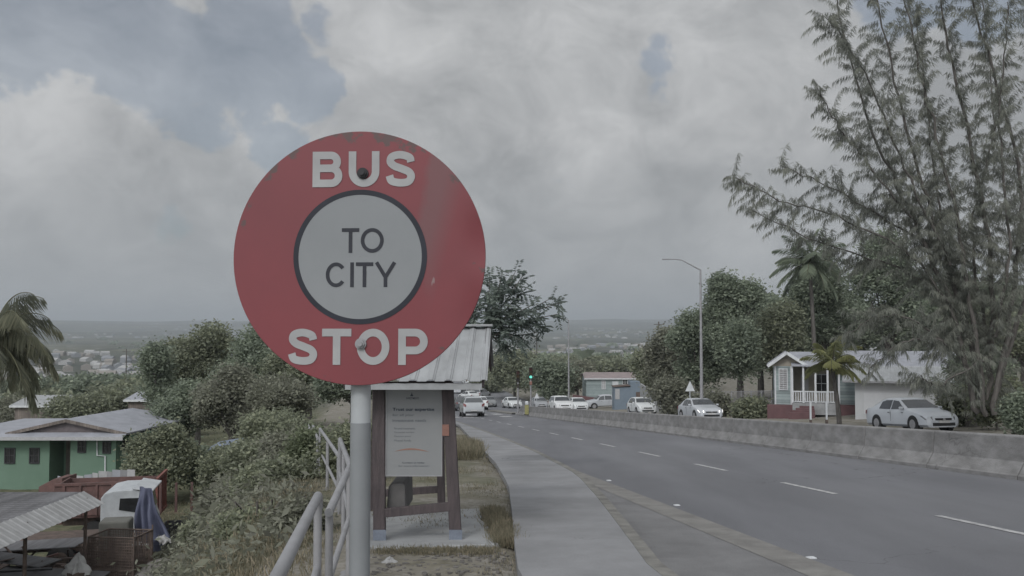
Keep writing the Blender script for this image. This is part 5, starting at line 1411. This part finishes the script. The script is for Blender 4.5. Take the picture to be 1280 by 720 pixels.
def lump(name, label, cat, m, px, Y, top_py, hw_px, seed, depth=None, base=None, kind=None, sharp=1.0, rough=.25):
    b = base or ground_at(px, Y); top = at(px, top_py, Y).z - b.z; hw = hw_px / 1150 * Y; dp = depth or hw
    bm = bmesh.new(); bmesh.ops.create_icosphere(bm, subdivisions=4, radius=1)
    rng = random.Random(seed); o1, o2 = rng.uniform(0, 9), rng.uniform(0, 9)
    for v in bm.verts:
        x, y, z = v.co
        k = 1 + rough * (n2(x * 2.2 + o1, y * 2.2 + o2) + .5 * n2(x * 6 + z * 5 + o2, y * 6 + z * 3))
        hgt = max(z, -.15); taper = 1 - .45 * sharp * max(0, z)
        v.co = Vector((x * hw * k * taper, y * dp * k * taper, hgt * top * (1 + rough * .3 * n2(x * 3, y * 3))))
    me = bpy.data.meshes.new(name); bm.to_mesh(me); bm.free(); me.materials.append(m)
    me.polygons.foreach_set('use_smooth', [True] * len(me.polygons))
    o = bpy.data.objects.new(name, me); COL.objects.link(o); o.location = b
    return tag(o, label, cat, None, kind)
lump('rubble_pile', 'grey pile of rubble at the edge of the yard grass', 'rubble', M['rubble'], 205, 27.5, 700, 45, 3)
# sack on a drum
b = ground_at(102, 26); root = empty('oil_drum', b, 0, 'rusty oil drum under the white sack', 'drum')
zt = at(102, 714, 26).z - b.z
mb = MB(); mb.cyl((0, 0, 0), (0, 0, zt), .3, n=20); mb.build('shell', M['rust'], root)
mb = MB(); mb.cyl((0, 0, zt * .33), (0, 0, zt * .36), .315, n=20); mb.cyl((0, 0, zt * .66), (0, 0, zt * .69), .315, n=20); mb.build('hoops', M['rust'], root)
lump('white_sack', 'crumpled white sack slumped on an oil drum near the shed', 'sack', M['cloth'], 102, 26, 693, 13, 8, base=b + Vector((0, 0, zt)), sharp=1.0, rough=.55)
def near_shed():
    rz_, ze_ = -3.1, -3.46
    g = gz(-14, 24); root = empty('open_shed', (-13.5, 21, g), 0, 'open fronted scrap shed with dark roof and pale sheet verge', 'shed'); o0 = Vector(root.location)
    V = lambda x, y, z: Vector((x, y, z)) - o0
    Y0, Y1 = 19.5, 27.1; X = -12.52
    mb = MB(); corrugated(mb, V(X, Y0, rz_ - .0), (0, Y1 - Y0, 0), (-8, 0, -.02), 0, .28, .018, 12); mb.build('main_roof', M['roofdark'], root, recalc=False)
    mb = MB(); corrugated(mb, V(X + .0, Y0, rz_ + .03), (0, Y1 - Y0 + .05, 0), (.62, 0, ze_ - rz_), 0, .28, .018, 12); mb.build('verge_sheet', mat('pale_verge', (.36, .365, .37), (.27, .272, .275), 2.5, .7, stretch=(1, 2, 1)), root, recalc=False)
    for x in (-12.3, -15.5, -19):
        for y in (20.2, 23.5, 26.8):
            mb = MB(); mb.cyl(V(x, y, g), V(x, y, rz_ - .12), .05, n=8); mb.build('post', M['rust'], root)
    mb = MB()
    for y in (20.2, 23.5, 26.8): mb.bar(V(-20, y, rz_ - .16), V(-12.25, y, rz_ - .16), .06, .12)
    mb.build('rafters', M['rust'], root)
near_shed()
def planks():
    rng = random.Random(11)
    things = [('steel_sheet', 'sheet', 'greyish steel sheet leaning inside the scrap heap', M['galv']), ('timber_plank', 'plank', 'loose reddish plank in the scrap under the shed roof', M['redrust'])]
    for i in range(26):
        x = rng.uniform(-15.8, -12.6); y = rng.uniform(24, 29.6); 
        px_ = 640 + x / y * 1150
        z = gz(x, y) + rng.uniform(.15, 1.2); l = rng.uniform(1.2, 3.2)
        mb = MB(); isq = i % 5 == 0
        mb.box((0, 0, 0), (l, .9 if isq else .14, .03 if isq else .05)); 
        o = mb.build('steel_sheet' if isq else 'timber_plank', (M['roofdark'] if isq else (M['rust'], M['redrust'], M['fencewood'], M['dark'])[i % 4]), loc=(x, y, z))
        o.rotation_euler = (rng.uniform(-.3, .3), rng.uniform(-.25, .25), rng.uniform(-.5, .9))
        tag(o, 'weathered steel sheet lying in the scrap heap under the shed' if isq else 'loose old plank in the scrap heap under the shed', 'sheet' if isq else 'plank', 'sheets in the scrap heap' if isq else 'planks in the scrap heap')
    # tangled small scrap
    rng = np.random.default_rng(5); mb = MB()
    for i in range(700):
        x = rng.uniform(-16, -11.9); y = rng.uniform(22, 29.6); z = gz(x, y) + abs(rng.normal()) * .45
        d = rng.normal(size=3); d[2] *= .5; d /= np.linalg.norm(d); l = rng.uniform(.2, .9); p = Vector((x, y, z)); q = p + Vector(d) * l
        if i % 3: mb.bar(p, q, rng.uniform(.02, .07), rng.uniform(.02, .07))
        else: mb.bar(p, q, rng.uniform(.15, .4), .02)
    tag(mb.build('scrap_heap', M['rust']), 'dark tangle of rusty scrap under and beside the open shed', 'scrap', kind='stuff')
planks()
def sheet_fence():
    b = ground_at(110, 42); root = empty('sheet_fence', b, 0, 'patched fence of grey upright sheets in front of the green house', 'fence')
    rng = random.Random(4); px = 72; k = 0
    while px < 168:
        w = rng.uniform(6, 11); top = 596 - (px - 72) * .11 + rng.uniform(-1.5, 1.5)
        a = at(px, top, 42) - b; c = at(px + w - .3, top, 42) - b
        mb = MB(); mb.prism([(a.x, 0, -.2), (c.x, rng.uniform(-.1, .1), -.2), (c.x, rng.uniform(-.1, .1), a.z + rng.uniform(-.06, .06)), (a.x, 0, a.z)], (0, .03, 0))
        mb.build('sheet', (M['fencewood'], M['galv'], M['window_white'], M['cream'])[rng.randrange(3)] if k % 4 else M['roofgrey'], root); px += w; k += 1
sheet_fence()
b = ground_at(66, 39); root = empty('rusty_skip', b, 0, 'small rusty red open box behind the dark shed roof', 'skip')
a0 = at(48, 616, 39) - b; a1 = at(77, 599, 39) - b
mb = MB(); mb.prism([(a0.x, 0, 0), (a1.x, 0, 0), (a1.x, 0, a1.z), (a1.x - .3, 0, a1.z + .02), (a0.x, 0, a0.z + .25)], (0, 1.2, 0)); mb.build('box', M['redrust'], root, bevel=.02)
mb = MB(); mb.bb(a1.x - .02, a1.x + .05, -.04, 1.24, .0, a1.z + .04); mb.build('end_plate', M['redrust'], root)
b = ground_at(276, 47); root = empty('lean_to', b, 0, 'small lean-to with faded blue sheet roof among the bushes', 'shed')
P = lambda px, py, y=47: at(px, py, y) - b
mb = MB(); q = [P(254, 565), P(297, 557), P(304, 551), P(262, 558)]; q[2].y += 1.6; q[3].y += 1.6; q = [Vector((v.x, v.y, v.z)) for v in q]; mb.prism(q, (0, 0, .05)); mb.build('roof', mat('faded_blue_sheet', (.22, .26, .33), (.17, .2, .26), 2, .7), root)
mb = MB(); mb.bb(P(258, 560).x, P(296, 560).x, .3, 1.4, 0, P(262, 568).z); mb.build('wall', M['fencewood'], root)

# ------------------------------------------------------------------ trees
G = 'trees on the slope left of the road'
def T(px, Y, top_py, hw, seed, lm, label, group=G, name='broadleaf_tree', **kw):
    b = ground_at(px, Y); top = at(px, top_py, Y).z
    k = dict(leaf=.0032 * Y + .05, clump_r=.010 * Y + .15, per=44); k.update(kw)
    return tree(name, label, group, b, top, hw / 1150 * Y, seed, LF[lm], **k)
T(247, 68, 405, 54, 1, 'olive', 'tallest rounded tree on the slope beyond the green house', nclump=700)
T(200, 63, 421, 20, 2, 'tree', 'slim tree with a small top left of the tallest slope tree', nclump=260, lobes=7)
T(322, 60, 414, 52, 3, 'tree', 'dark spreading tree just left of the red sign', nclump=700)
T(385, 56, 424, 55, 4, 'olive', 'tree behind the lower left edge of the red sign', nclump=700)
T(442, 50, 440, 50, 5, 'tree', 'tree behind the sign pole and shelter post', nclump=600)
T(290, 52, 462, 52, 6, 'dry', 'brownish twiggy tree in front of the tallest slope tree', nclump=520)
T(360, 45, 470, 50, 7, 'dry', 'brownish thin leaved tree below the red sign', nclump=560)
T(232, 58, 470, 32, 12, 'tree', 'dark tree directly behind the grey hipped roof end', nclump=400)
bushes = [(205, 45, 521, 42, 'bush', 'large rounded bush at the right end of the green house', dict(nclump=520)), (240, 47, 548, 20, 'tree', 'dark bush right of the large rounded bush', {}), (345, 36, 520, 48, 'olive', 'wide scrubby bush in the middle of the slope', dict(nclump=480)),
    (285, 38, 560, 30, 'bush', 'bush standing alone above the grass clearing', {}), (322, 28, 560, 38, 'olive', 'scrub bush halfway down the embankment', dict(nclump=420)), (372, 26, 545, 36, 'dry', 'dry scrub bush close to the far railing', dict(nclump=420)),
    (300, 22, 616, 36, 'dry', 'low dry bush above the bottom edge of the slope', {}), (350, 19, 590, 40, 'olive', 'olive bush left of the near railing post', dict(nclump=460)), (432, 19.5, 520, 30, 'bush', 'bush behind the sign pole at the railing', dict(nclump=420)),
    (395, 22, 545, 20, 'vine', 'bright green creeper bush beside the railing', {}), (330, 14, 650, 42, 'bush', 'bush at the bottom edge beside the nearest rail', {}), (262, 24, 655, 24, 'olive', 'small weed bush beyond the rubble pile', dict(nclump=120)), (376, 12, 640, 30, 'dry', 'dry bush just behind the nearest rail', {})]
for i, (px, Y, ty, hw, lm, lb, kw) in enumerate(bushes):
    bush(lb, 'bushes on the embankment', px, Y, ty, hw, 40 + i, LF[lm], **kw)
T(98, 78, 493, 34, 21, 'olive', 'olive tree rising behind the green house porch gable', nclump=300)
T(138, 84, 490, 30, 22, 'olive', 'olive tree behind the green house roof ridge', nclump=300)
T(35, 86, 502, 34, 23, 'dry', 'dry tree behind the palm and the green house', nclump=260)
T(180, 92, 487, 26, 24, 'tree', 'dark tree above the right end of the grey roof', nclump=260)
# right-hand side
GR = 'trees beyond the far carriageway'
T(926, 74, 329, 44, 31, 'tree', 'tallest dark dense tree between street lamp and porch house', GR, nclump=900, crown_frac=.86)
T(872, 78, 386, 34, 32, 'tree', 'dark dense tree behind the tall street lamp', GR, nclump=650, crown_frac=.85)
T(968, 78, 372, 36, 33, 'olive', 'dense tree just left of the porch house gable', GR, nclump=650, crown_frac=.85)
T(832, 92, 415, 26, 34, 'dry', 'brown twiggy tree above the sloping concrete wall', GR, nclump=420, crown_frac=.9)
T(815, 112, 432, 22, 35, 'olive', 'olive tree behind the blue shack', GR, nclump=300, crown_frac=.9)
T(1035, 84, 312, 52, 36, 'tree', 'dark tree rising behind the porch house roof', GR, nclump=800)
T(1110, 80, 300, 60, 37, 'tree', 'dark tree behind the grey roofed house', GR, nclump=800)
T(1190, 76, 350, 60, 38, 'tree', 'dark tree behind the feathery pine trunks', GR, nclump=700)
T(1265, 62, 380, 50, 39, 'olive', 'dark tree at the right edge behind the feathery pine', GR, nclump=600)
T(1225, 50, 430, 34, 40, 'tree', 'short dark tree beside the white garage end', GR, nclump=420)
T(688, 126, 447, 24, 41, 'tree', 'dark round tree left of the turquoise house', GR, nclump=420, crown_frac=.92)
T(643, 150, 437, 38, 42, 'olive', 'wide olive tree behind the traffic lights', GR, nclump=600, crown_frac=.92)
T(612, 170, 462, 22, 43, 'olive', 'low olive tree beside the shelter roof', GR, nclump=260, crown_frac=.95)
T(722, 140, 455, 20, 44, 'dry', 'twiggy tree behind the distant street lamp', GR, nclump=260, crown_frac=.92)
for i, (px, Y, ty, hw, lm, lb) in enumerate([(1245, 40, 478, 34, 'bush', 'bush at the foot of the feathery pine'), (1290, 34, 500, 22, 'tree', 'dark bush at the right edge behind the barrier'), (1205, 44, 490, 20, 'bush', 'bush between the silver white saloon and the pine'),
        (888, 70, 492, 18, 'dry', 'low dry shrub right of the street lamp foot'), (940, 64, 506, 14, 'bush', 'low shrub left of the red steps'), (845, 74, 478, 22, 'dry', 'brown shrub left of the triangular sign')]):
    bush(lb, 'shrubs beyond the barrier', px, Y, ty, hw, 70 + i, LF[lm], nclump=220)

# feathery pine: leaders, branchlets and hanging needles
def casuarina():
    Y = 37.0; b = ground_at(1228, Y); rng = np.random.default_rng(77)
    root = empty('feathery_pine', b, 0, 'huge feathery needle-leaved pine filling the upper right', 'tree')
    def W(px, py, dy=0): return np.array(at(px, py, Y + dy)) - np.array(b)
    lead = [([(1222, 520), (1195, 400), (1150, 290), (1090, 165), (1040, -20)], 0, .16), ([(1228, 500), (1200, 380), (1160, 250), (1118, 100), (1085, -60)], 1.2, .15),
            ([(1232, 520), (1212, 380), (1190, 250), (1150, 90), (1120, -60)], -.8, .14), ([(1236, 500), (1240, 360), (1222, 220), (1185, 60), (1165, -60)], .6, .16),
            ([(1240, 520), (1268, 350), (1275, 220), (1232, 60), (1200, -60)], -1.2, .15), ([(1242, 500), (1290, 330), (1310, 180), (1290, 20), (1270, -60)], 1.5, .15),
            ([(1205, 420), (1150, 330), (1060, 275), (975, 250), (914, 216)], -.5, .07), ([(1165, 310), (1100, 270), (1040, 235), (975, 206)], .8, .06),
            ([(1180, 370), (1110, 330), (1020, 300), (938, 262)], 1.6, .06), ([(1150, 285), (1085, 205), (1050, 160), (1021, 108)], -1.3, .06),
            ([(1195, 440), (1170, 425), (1125, 430), (1085, 465)], -1.5, .06), ([(1205, 450), (1150, 405), (1100, 395), (1058, 420)], .3, .06), ([(1190, 330), (1130, 210), (1080, 90), (1030, 20)], -2, .07),
            ([(1215, 430), (1180, 300), (1165, 180), (1145, 20)], 2.4, .09), ([(1235, 430), (1215, 300), (1240, 160), (1225, -20)], 2.8, .09), ([(1245, 420), (1262, 300), (1250, 160), (1262, 0)], -2.4, .09), ([(1230, 450), (1175, 480), (1150, 470)], -2, .05)]
    mb = MB(); tw = MB(); C, A, B, Tn = [], [], [], []
    for pts, dy, r in lead:
        P_ = [W(px, py, dy * (.3 + .7 * i / (len(pts) - 1))) for i, (px, py) in enumerate(pts)]
        # resample with a smooth curve
        Q = []
        for i in range(len(P_) - 1):
            p0 = P_[max(i - 1, 0)]; p1, p2 = P_[i], P_[i + 1]; p3 = P_[min(i + 2, len(P_) - 1)]
            for t in np.linspace(0, 1, 9)[:-1]:
                Q.append(.5 * ((2 * p1) + (-p0 + p2) * t + (2 * p0 - 5 * p1 + 4 * p2 - p3) * t * t + (-p0 + 3 * p1 - 3 * p2 + p3) * t ** 3))
        Q.append(P_[-1]); Q = [q + rng.normal(size=3) * .045 for q in Q]
        n = len(Q); r *= .72; mb.tube([tuple(q) for q in Q], [r * (1 - .88 * i / (n - 1)) + .008 for i in range(n)], 7)
        Lc = sum(np.linalg.norm(Q[i + 1] - Q[i]) for i in range(n - 1)); k = int(Lc / .095)
        for j in range(k):
            f = (j + rng.uniform()) / k
            if r > .07 and f < .25 and rng.uniform() < .75: continue
            i = min(n - 2, int(f * (n - 1))); u = f * (n - 1) - i; o = Q[i] * (1 - u) + Q[i + 1] * u
            tg = Q[i + 1] - Q[i]; tg /= np.linalg.norm(tg); sd_ = np.cross(tg, rng.normal(size=3)); sd_ /= np.linalg.norm(sd_)
            d = tg * rng.uniform(.1, .9) + sd_ * rng.uniform(.4, 1.1) + np.array([rng.uniform(-.5, .3), 0, rng.uniform(-.1, .35)]); d /= np.linalg.norm(d)
            ln = (.35 + 1.5 * rng.uniform() ** 1.6) * (1.1 - .5 * f); m = max(3, int(ln / .11)); p = o.copy(); pts_ = [p.copy()]; ct = rng.uniform(.15, .85)
            for q in range(m):
                p = p + d * ln / m; d = d + np.array([0, 0, -.05]) + rng.normal(size=3) * .10; d /= np.linalg.norm(d); pts_.append(p.copy())
                nn = rng.integers(9, 17)
                v = d[None] * .45 + rng.normal(size=(nn, 3)) * .26 + np.array([.12, 0, -.85]); v /= np.linalg.norm(v, axis=1, keepdims=True)
                ll = rng.uniform(.14, .40, (nn, 1)); w = np.cross(v, rng.normal(size=(nn, 3))); w /= np.linalg.norm(w, axis=1, keepdims=True)
                C.append(p + v * ll * .5); A.append(v * ll * .5); B.append(w * .0085); Tn.append(ct + rng.normal(size=nn) * .15)
            tw.tube([tuple(q) for q in pts_[::2]], [.007 - .005 * i / max(1, len(pts_[::2]) - 1) for i in range(len(pts_[::2]))], 3, caps=False)
    tr = mb.build('trunk', M['trunk'], root, recalc=False); tw.build('twigs', M['trunk'], tr, recalc=False)
    leaf_obj('crown', np.concatenate(C), np.concatenate(A), np.concatenate(B), np.concatenate(Tn), LF['casu'], root)
casuarina()

# feathery leaved tree behind the sign
def pinnate_tree():
    Y = 20.0; b = Vector((at(474, 600, Y).x, Y, zroad(Y))); rng = np.random.default_rng(9)
    root = empty('pinnate_tree', b, 0, 'dark feathery leaved tree showing right of the red sign above the shelter roof', 'tree')
    W = lambda px, py, dy=0: np.array(at(px, py, Y + dy)) - np.array(b)
    mb = MB(); main = [np.array([0, 0, -.2]), W(478, 540), W(530, 470, .3), W(585, 430, .2), W(615, 400)]
    mb.tube([tuple(p) for p in main], [.12, .10, .08, .06, .04], 9)
    tips = [(598, 352), (612, 344), (628, 340), (645, 338), (658, 338), (640, 352), (610, 365), (625, 370), (655, 362), (668, 380), (690, 372), (702, 378), (700, 392), (684, 408), (668, 400), (640, 400), (600, 380), (590, 400), (618, 415), (650, 425), (640, 440), (605, 438), (582, 365), (570, 350), (676, 415), (560, 400), (540, 420), (520, 400), (628, 388), (648, 380), (610, 395), (600, 420)]
    C, A, B, Tn = [], [], [], []
    for k, (px, py) in enumerate(tips):
        t = W(px, py, rng.uniform(-.7, .7)); o = main[3 if px < 610 else 4] * rng.uniform(.85, 1)
        mid = (o + t) / 2 + np.array([0, 0, -.03]); mb.tube([tuple(o), tuple(mid), tuple(t)], [.022, .014, .006], 5)
        for j in range(15):
            s = rng.uniform(.35, 1); base = o * (1 - s) + t * s
            d = (t - o) / np.linalg.norm(t - o) * .6 + rng.normal(size=3) * .6 + np.array([.1, 0, -.05]); d /= np.linalg.norm(d)
            L_ = rng.uniform(.2, .38); side = np.cross(d, [0, 0, 1]); side /= np.linalg.norm(side) + 1e-6
            ct = rng.uniform(.1, .8)
            for q in range(9):
                p = base + d * L_ * q / 8 + np.array([0, 0, -.06 * (q / 8) ** 2])
                for sg in (-1, 1):
                    v = side * sg * .8 + d * .45 + np.array([0, 0, -.35]) + rng.normal(size=3) * .12; v /= np.linalg.norm(v); w = np.cross(v, rng.normal(size=3)); w /= np.linalg.norm(w)
                    l = .11; C.append(p + v * l / 2); A.append(v * l / 2); B.append(w * .018); Tn.append(ct + rng.normal() * .1)
    mb.build('trunk', M['trunk'], root, recalc=False)
    leaf_obj('crown', np.array(C), np.array(A), np.array(B), np.array(Tn), LF['shade'], root)
pinnate_tree()

# palms
Yp = 27; b = ground_at(-14, Yp)
palm('coconut_palm', 'wind-blown coconut palm with drooping fronds at the left edge', b, at(-12, 425, Yp), 22, 2.35, 5, LF['palm'], trunk_r=.15, wind=(.08, 0, -.25), leaflet=.95, droop=.75, nl=70, wid=.045, els=(-.6, 1.25),
     extra=[(.1, .9, 2.0), (-.3, 1.2, 2.3), (.2, .3, 1.9), (0, -.2, 1.7)], sag=1.1)
Yp = 47; b = ground_at(1049, Yp)
palm('small_palm', 'small yellow green palm in front of the porch house', b, at(1040, 458, Yp), 17, 1.8, 6, LF['yellow'], trunk_r=.1, wind=(0, 0, -.05), leaflet=.6, droop=.8, nl=46, wid=.075, els=(.0, 1.4))
Yp = 76; b = ground_at(1020, Yp)
palm('dark_palm', 'dark coconut palm standing behind the porch house roof', b, at(1012, 328, Yp), 24, 3.5, 8, LF['tree'], trunk_r=.16, wind=(-.1, 0, 0), leaflet=1.1, droop=.35, nl=52, wid=.10, els=(-.6, 1.3))
Yp = 43; b = ground_at(1214, Yp)
palm('stub_palm', 'short dark palm with stiff fronds right of the silver white saloon', b, at(1206, 490, Yp), 9, 1.7, 10, LF['tree'], trunk_r=.2, leaflet=.5, droop=.2, nl=30, wid=.06, els=(.0, 1.2))

# belts of distant trees: individual copies of two source trees
def belt(spots, label, group, seed, leafm, h, rx):
    src = None; rng = random.Random(seed)
    for px, Y in spots:
        x = at(px, 450, Y).x; z = gz(x, Y)
        if src is None:
            src = tree('belt_tree', label, group, Vector((x, Y, z)), z + h, rx, seed, leafm, nclump=240, per=20, leaf=.75, clump_r=1.3, trunk_r=.25, crown_frac=.9); o = src
        else:
            o = copy_tree(src); o.location = (x, Y, z)
        s_ = rng.uniform(.75, 1.2); o.scale = (s_ * rng.uniform(.9, 1.25), s_, s_); o.rotation_euler.z = rng.uniform(0, 6)
rr = random.Random(3)
belt([(rr.uniform(20, 300), rr.uniform(120, 235)) for _ in range(34)], 'dark tree in the belt of trees on the left plain', 'belt trees on the left plain', 101, LF['tree'], 6.5, 3.8)
belt([(rr.uniform(575, 860), rr.uniform(190, 290)) for _ in range(26)], 'olive tree on the low ground beyond the crossing', 'trees beyond the crossing', 102, LF['olive'], 3.6, 3.6)
belt([(rr.uniform(-80, 300), rr.uniform(95, 125)) for _ in range(12)], 'bushy olive tree below the belt on the left', 'olive trees below the belt', 103, LF['olive'], 4.5, 3.2)
belt([(rr.uniform(860, 1350), rr.uniform(95, 150)) for _ in range(22)], 'background tree behind the houses on the right', 'background trees on the right', 104, LF['tree'], 11, 4.5)

# far woodland and far houses: countless
def far_stuff():
    rng = np.random.default_rng(12)
    C, A, B, Tn = [], [], [], []
    for i in range(1500):
        Y = 250 * (16 ** rng.uniform()); x = rng.uniform(-.62, .62) * Y * 1.1
        if n2(x / 140 + 3, Y / 200) < -.05 + .2 * (Y > 1500): continue
        z = gz(x, Y); sc = rng.uniform(2.5, 5.5) * (1 + Y / 3500); n = 60
        d = rand_unit(rng, n); d[:, 2] = abs(d[:, 2]); c = np.array([x, Y, z]) + d * sc * np.array([1.7, 1.2, 1.0]) * rng.uniform(.6, 1, (n, 1))
        a = rand_unit(rng, n) * sc * .38; w = np.cross(a, rand_unit(rng, n)); C.append(c); A.append(a); B.append(w * .7); Tn.append(np.full(n, rng.uniform(.1, .8)) + rng.normal(size=n) * .12)
    o = leaf_obj('distant_woodland', np.concatenate(C), np.concatenate(A), np.concatenate(B), np.concatenate(Tn), LF['tree'], None)
    tag(o, 'far green woodland spread over the plain', 'woodland', kind='stuff')
    mbs = [MB(), MB(), MB()]
    for i in range(2600):
        Y = 520 * (11 ** rng.uniform()); x = rng.uniform(-.62, .62) * Y * 1.1
        if n2(x / 300 + 1, Y / 420 + 2) < .0: continue
        z = gz(x, Y); w, d, h = rng.uniform(6, 12), rng.uniform(5, 8), rng.uniform(2.5, 4); a = rng.uniform(0, 3.14); k = 1 + Y / 6000; w *= k; 
        m = mbs[int(rng.integers(0, 3))]; ca, sa = math.cos(a), math.sin(a)
        def q(u, v, t): return (x + u * ca - v * sa, Y + u * sa + v * ca, z + t)
        vs = [q(-w/2, -d/2, -1), q(w/2, -d/2, -1), q(w/2, d/2, -1), q(-w/2, d/2, -1), q(-w/2, -d/2, h), q(w/2, -d/2, h), q(w/2, d/2, h), q(-w/2, d/2, h), q(-w/2, 0, h + 1.6), q(w/2, 0, h + 1.6)]
        m.add(vs, [(0, 1, 5, 4), (2, 3, 7, 6), (1, 2, 6, 9, 5), (3, 0, 4, 8, 7), (4, 5, 9, 8), (6, 7, 8, 9)])
    for m, mm, nm in zip(mbs, (mat('far_house_white', (.40, .40, .40)), mat('far_house_cream', (.27, .25, .23)), mat('far_house_grey', (.24, .25, .27))), ('white', 'cream', 'grey')):
        tag(m.build('distant_town', mm, recalc=False), 'far %s houses scattered over the plain and hills' % nm, 'town', kind='stuff')
far_stuff()

# grass and weeds
def grass():
    rng = np.random.default_rng(21); C, A, B, Tn = [], [], [], []
    def blades(x, y, z, n, lo, hi, spread, w=.004):
        v = rng.normal(size=(n, 3)) * .35 + np.array([-.05, 0, 1]); v /= np.linalg.norm(v, axis=1, keepdims=True)
        l = rng.uniform(lo, hi, (n, 1)); p = np.array([x, y, z]) + np.c_[rng.normal(size=(n, 2)) * spread, np.zeros(n)]
        s = np.cross(v, rng.normal(size=(n, 3))); s /= np.linalg.norm(s, axis=1, keepdims=True)
        C.append(p + v * l * .5); A.append(v * l * .5); B.append(s * w * (1 + hi)); Tn.append(np.full(n, rng.uniform(.1, .9)) + rng.normal(size=n) * .2)
    for i in range(5200):                     # verge between slab, footpath and railing
        s = rng.uniform(3, 40); le = interp(LE, s); l = rng.uniform(-2.2, le - .02); x, y = xy(s, l)
        side = (le - l)
        dens = .35 + .9 * n2(x * 1.3, y * .9)
        if side < .3: dens += .5
        if s < 10.8: dens -= .75
        if s > 17 and n2(x * .8, y * .5) > .3: dens += .3
        if rng.uniform() > dens: continue
        blades(x, y, zroad(s) + .03, 14, .02, .08 if s < 17 else .11, .09, .0035)
    for i in range(900):                      # tufts at the slab's right edge and front
        t = rng.uniform(); px, py = (607 + 22 * t + rng.uniform(2, 12), 642 + 44 * t) if i % 4 else (rng.uniform(470, 620), 692 + rng.uniform(-1, 4))
        s, l = gp(px, py); x, y = xy(s, l); blades(x, y, zroad(s) + .02, 16, .03, .17 if i % 4 else .07, .07, .0035)
    for i in range(450):                      # clump behind the shelter
        s, l = gp(rng.uniform(566, 596), rng.uniform(560, 576)); x, y = xy(s, l); blades(x, y, zroad(s) + .03, 20, .1, .42, .12, .006)
    for i in range(9000):                    # embankment and yard grass
        Y = rng.uniform(3.5, 46); px = rng.uniform(150, 470); p = at(px, 600, Y); s, l = sl(p.x, Y)
        if l > -.8 - max(0, s - 10) * .06: continue
        z = gz(p.x, Y)
        if rng.uniform() > .75 + .5 * n2(p.x * .5, Y * .4): continue
        hi = .16 if z > -5.8 else .11
        blades(p.x, Y, z, 11, .08, hi, .14, .0045 + Y * .00022)
    o = leaf_obj('grass', np.concatenate(C), np.concatenate(A), np.concatenate(B), np.concatenate(Tn), LF['grass'], None)
    tag(o, 'dry and green grass growing on the verge, embankment and yard', 'grass', kind='stuff')
grass()
def scrub():
    rng = np.random.default_rng(33); C, A, B, Tn = [], [], [], []
    for i in range(2600):
        s = 5 + 34 * rng.uniform() ** .8; l = -1.1 - max(0, s - 10) * .09 - rng.uniform(0, 7.5) ** 1.0
        if s > 26 and l < -7.2: continue
        x, y = xy(s, l); z = gz(x, y)
        d = n2(x * .8 + 2, y * .7)
        if rng.uniform() > .55 + .6 * d: continue
        r = rng.uniform(.15, .5) * (1 + .5 * d); n = 60
        c = rng.normal(size=(n, 3)) * r * np.array([.6, .6, .38]); c[:, 2] = abs(c[:, 2]) * 1.2
        a = rand_unit(rng, n); a[:, 2] = a[:, 2] * .7 + .25; a *= rng.uniform(.03, .075, (n, 1)) * (1 + s / 40); w = np.cross(a, rand_unit(rng, n))
        C.append(c + np.array([x, y, z])); A.append(a); B.append(w * .4); Tn.append(np.full(n, .25 + .5 * rng.uniform()) + rng.normal(size=n) * .2)
    o = leaf_obj('scrub', np.concatenate(C), np.concatenate(A), np.concatenate(B), np.concatenate(Tn), LF['dry'], None)
    tag(o, 'low dry scrub and weeds covering the embankment', 'scrub', kind='stuff')
scrub()
# litter and stones by the slab
s, l = gp(487, 706); x, y = xy(s, l)
lump('plastic_bag', 'small crumpled white plastic bag on the ground beside the sign pole', 'litter', M['cloth'], 487, y, 697, 7, 4, base=Vector((x, y, zroad(s) + .01)), rough=.8, sharp=.2).scale = (1, 1, 1)
rng = random.Random(6)
mb = MB()
for i in range(260):
    px, py = rng.uniform(465, 648), rng.uniform(690, 722)
    s, l = gp(px, py)
    if l > interp(LE, s) - .05: continue
    x, y = xy(s, l); r = rng.uniform(.006, .03); q = [Vector((x + r * math.cos(a + i), y + r * math.sin(a + i) * .8, zroad(s) + .02)) for a in (0, 1.3, 2.5, 3.8, 5)]
    mb.prism(q, (0, 0, r * .7))
tag(mb.build('pebbles', M['rubble']), 'small pebbles and rubble bits on the bare ground before the slab', 'pebbles', kind='stuff')

# ------------------------------------------------------------------ haze
mb = MB(); mb.bb(-9300, 9300, -110, 11300, -42, 150)
hm = bpy.data.materials.new('haze'); hm.use_nodes = True; n, l = hm.node_tree.nodes, hm.node_tree.links
n.clear(); o_ = n.new('ShaderNodeOutputMaterial'); v_ = n.new('ShaderNodeVolumePrincipled')
v_.inputs['Color'].default_value = (.86, .93, 1, 1); v_.inputs['Density'].default_value = .00025; v_.inputs['Anisotropy'].default_value = .2
l.new(v_.outputs[0], o_.inputs['Volume'])
tag(mb.build('haze', hm), 'thin pale haze over the plain', 'haze', kind='stuff')
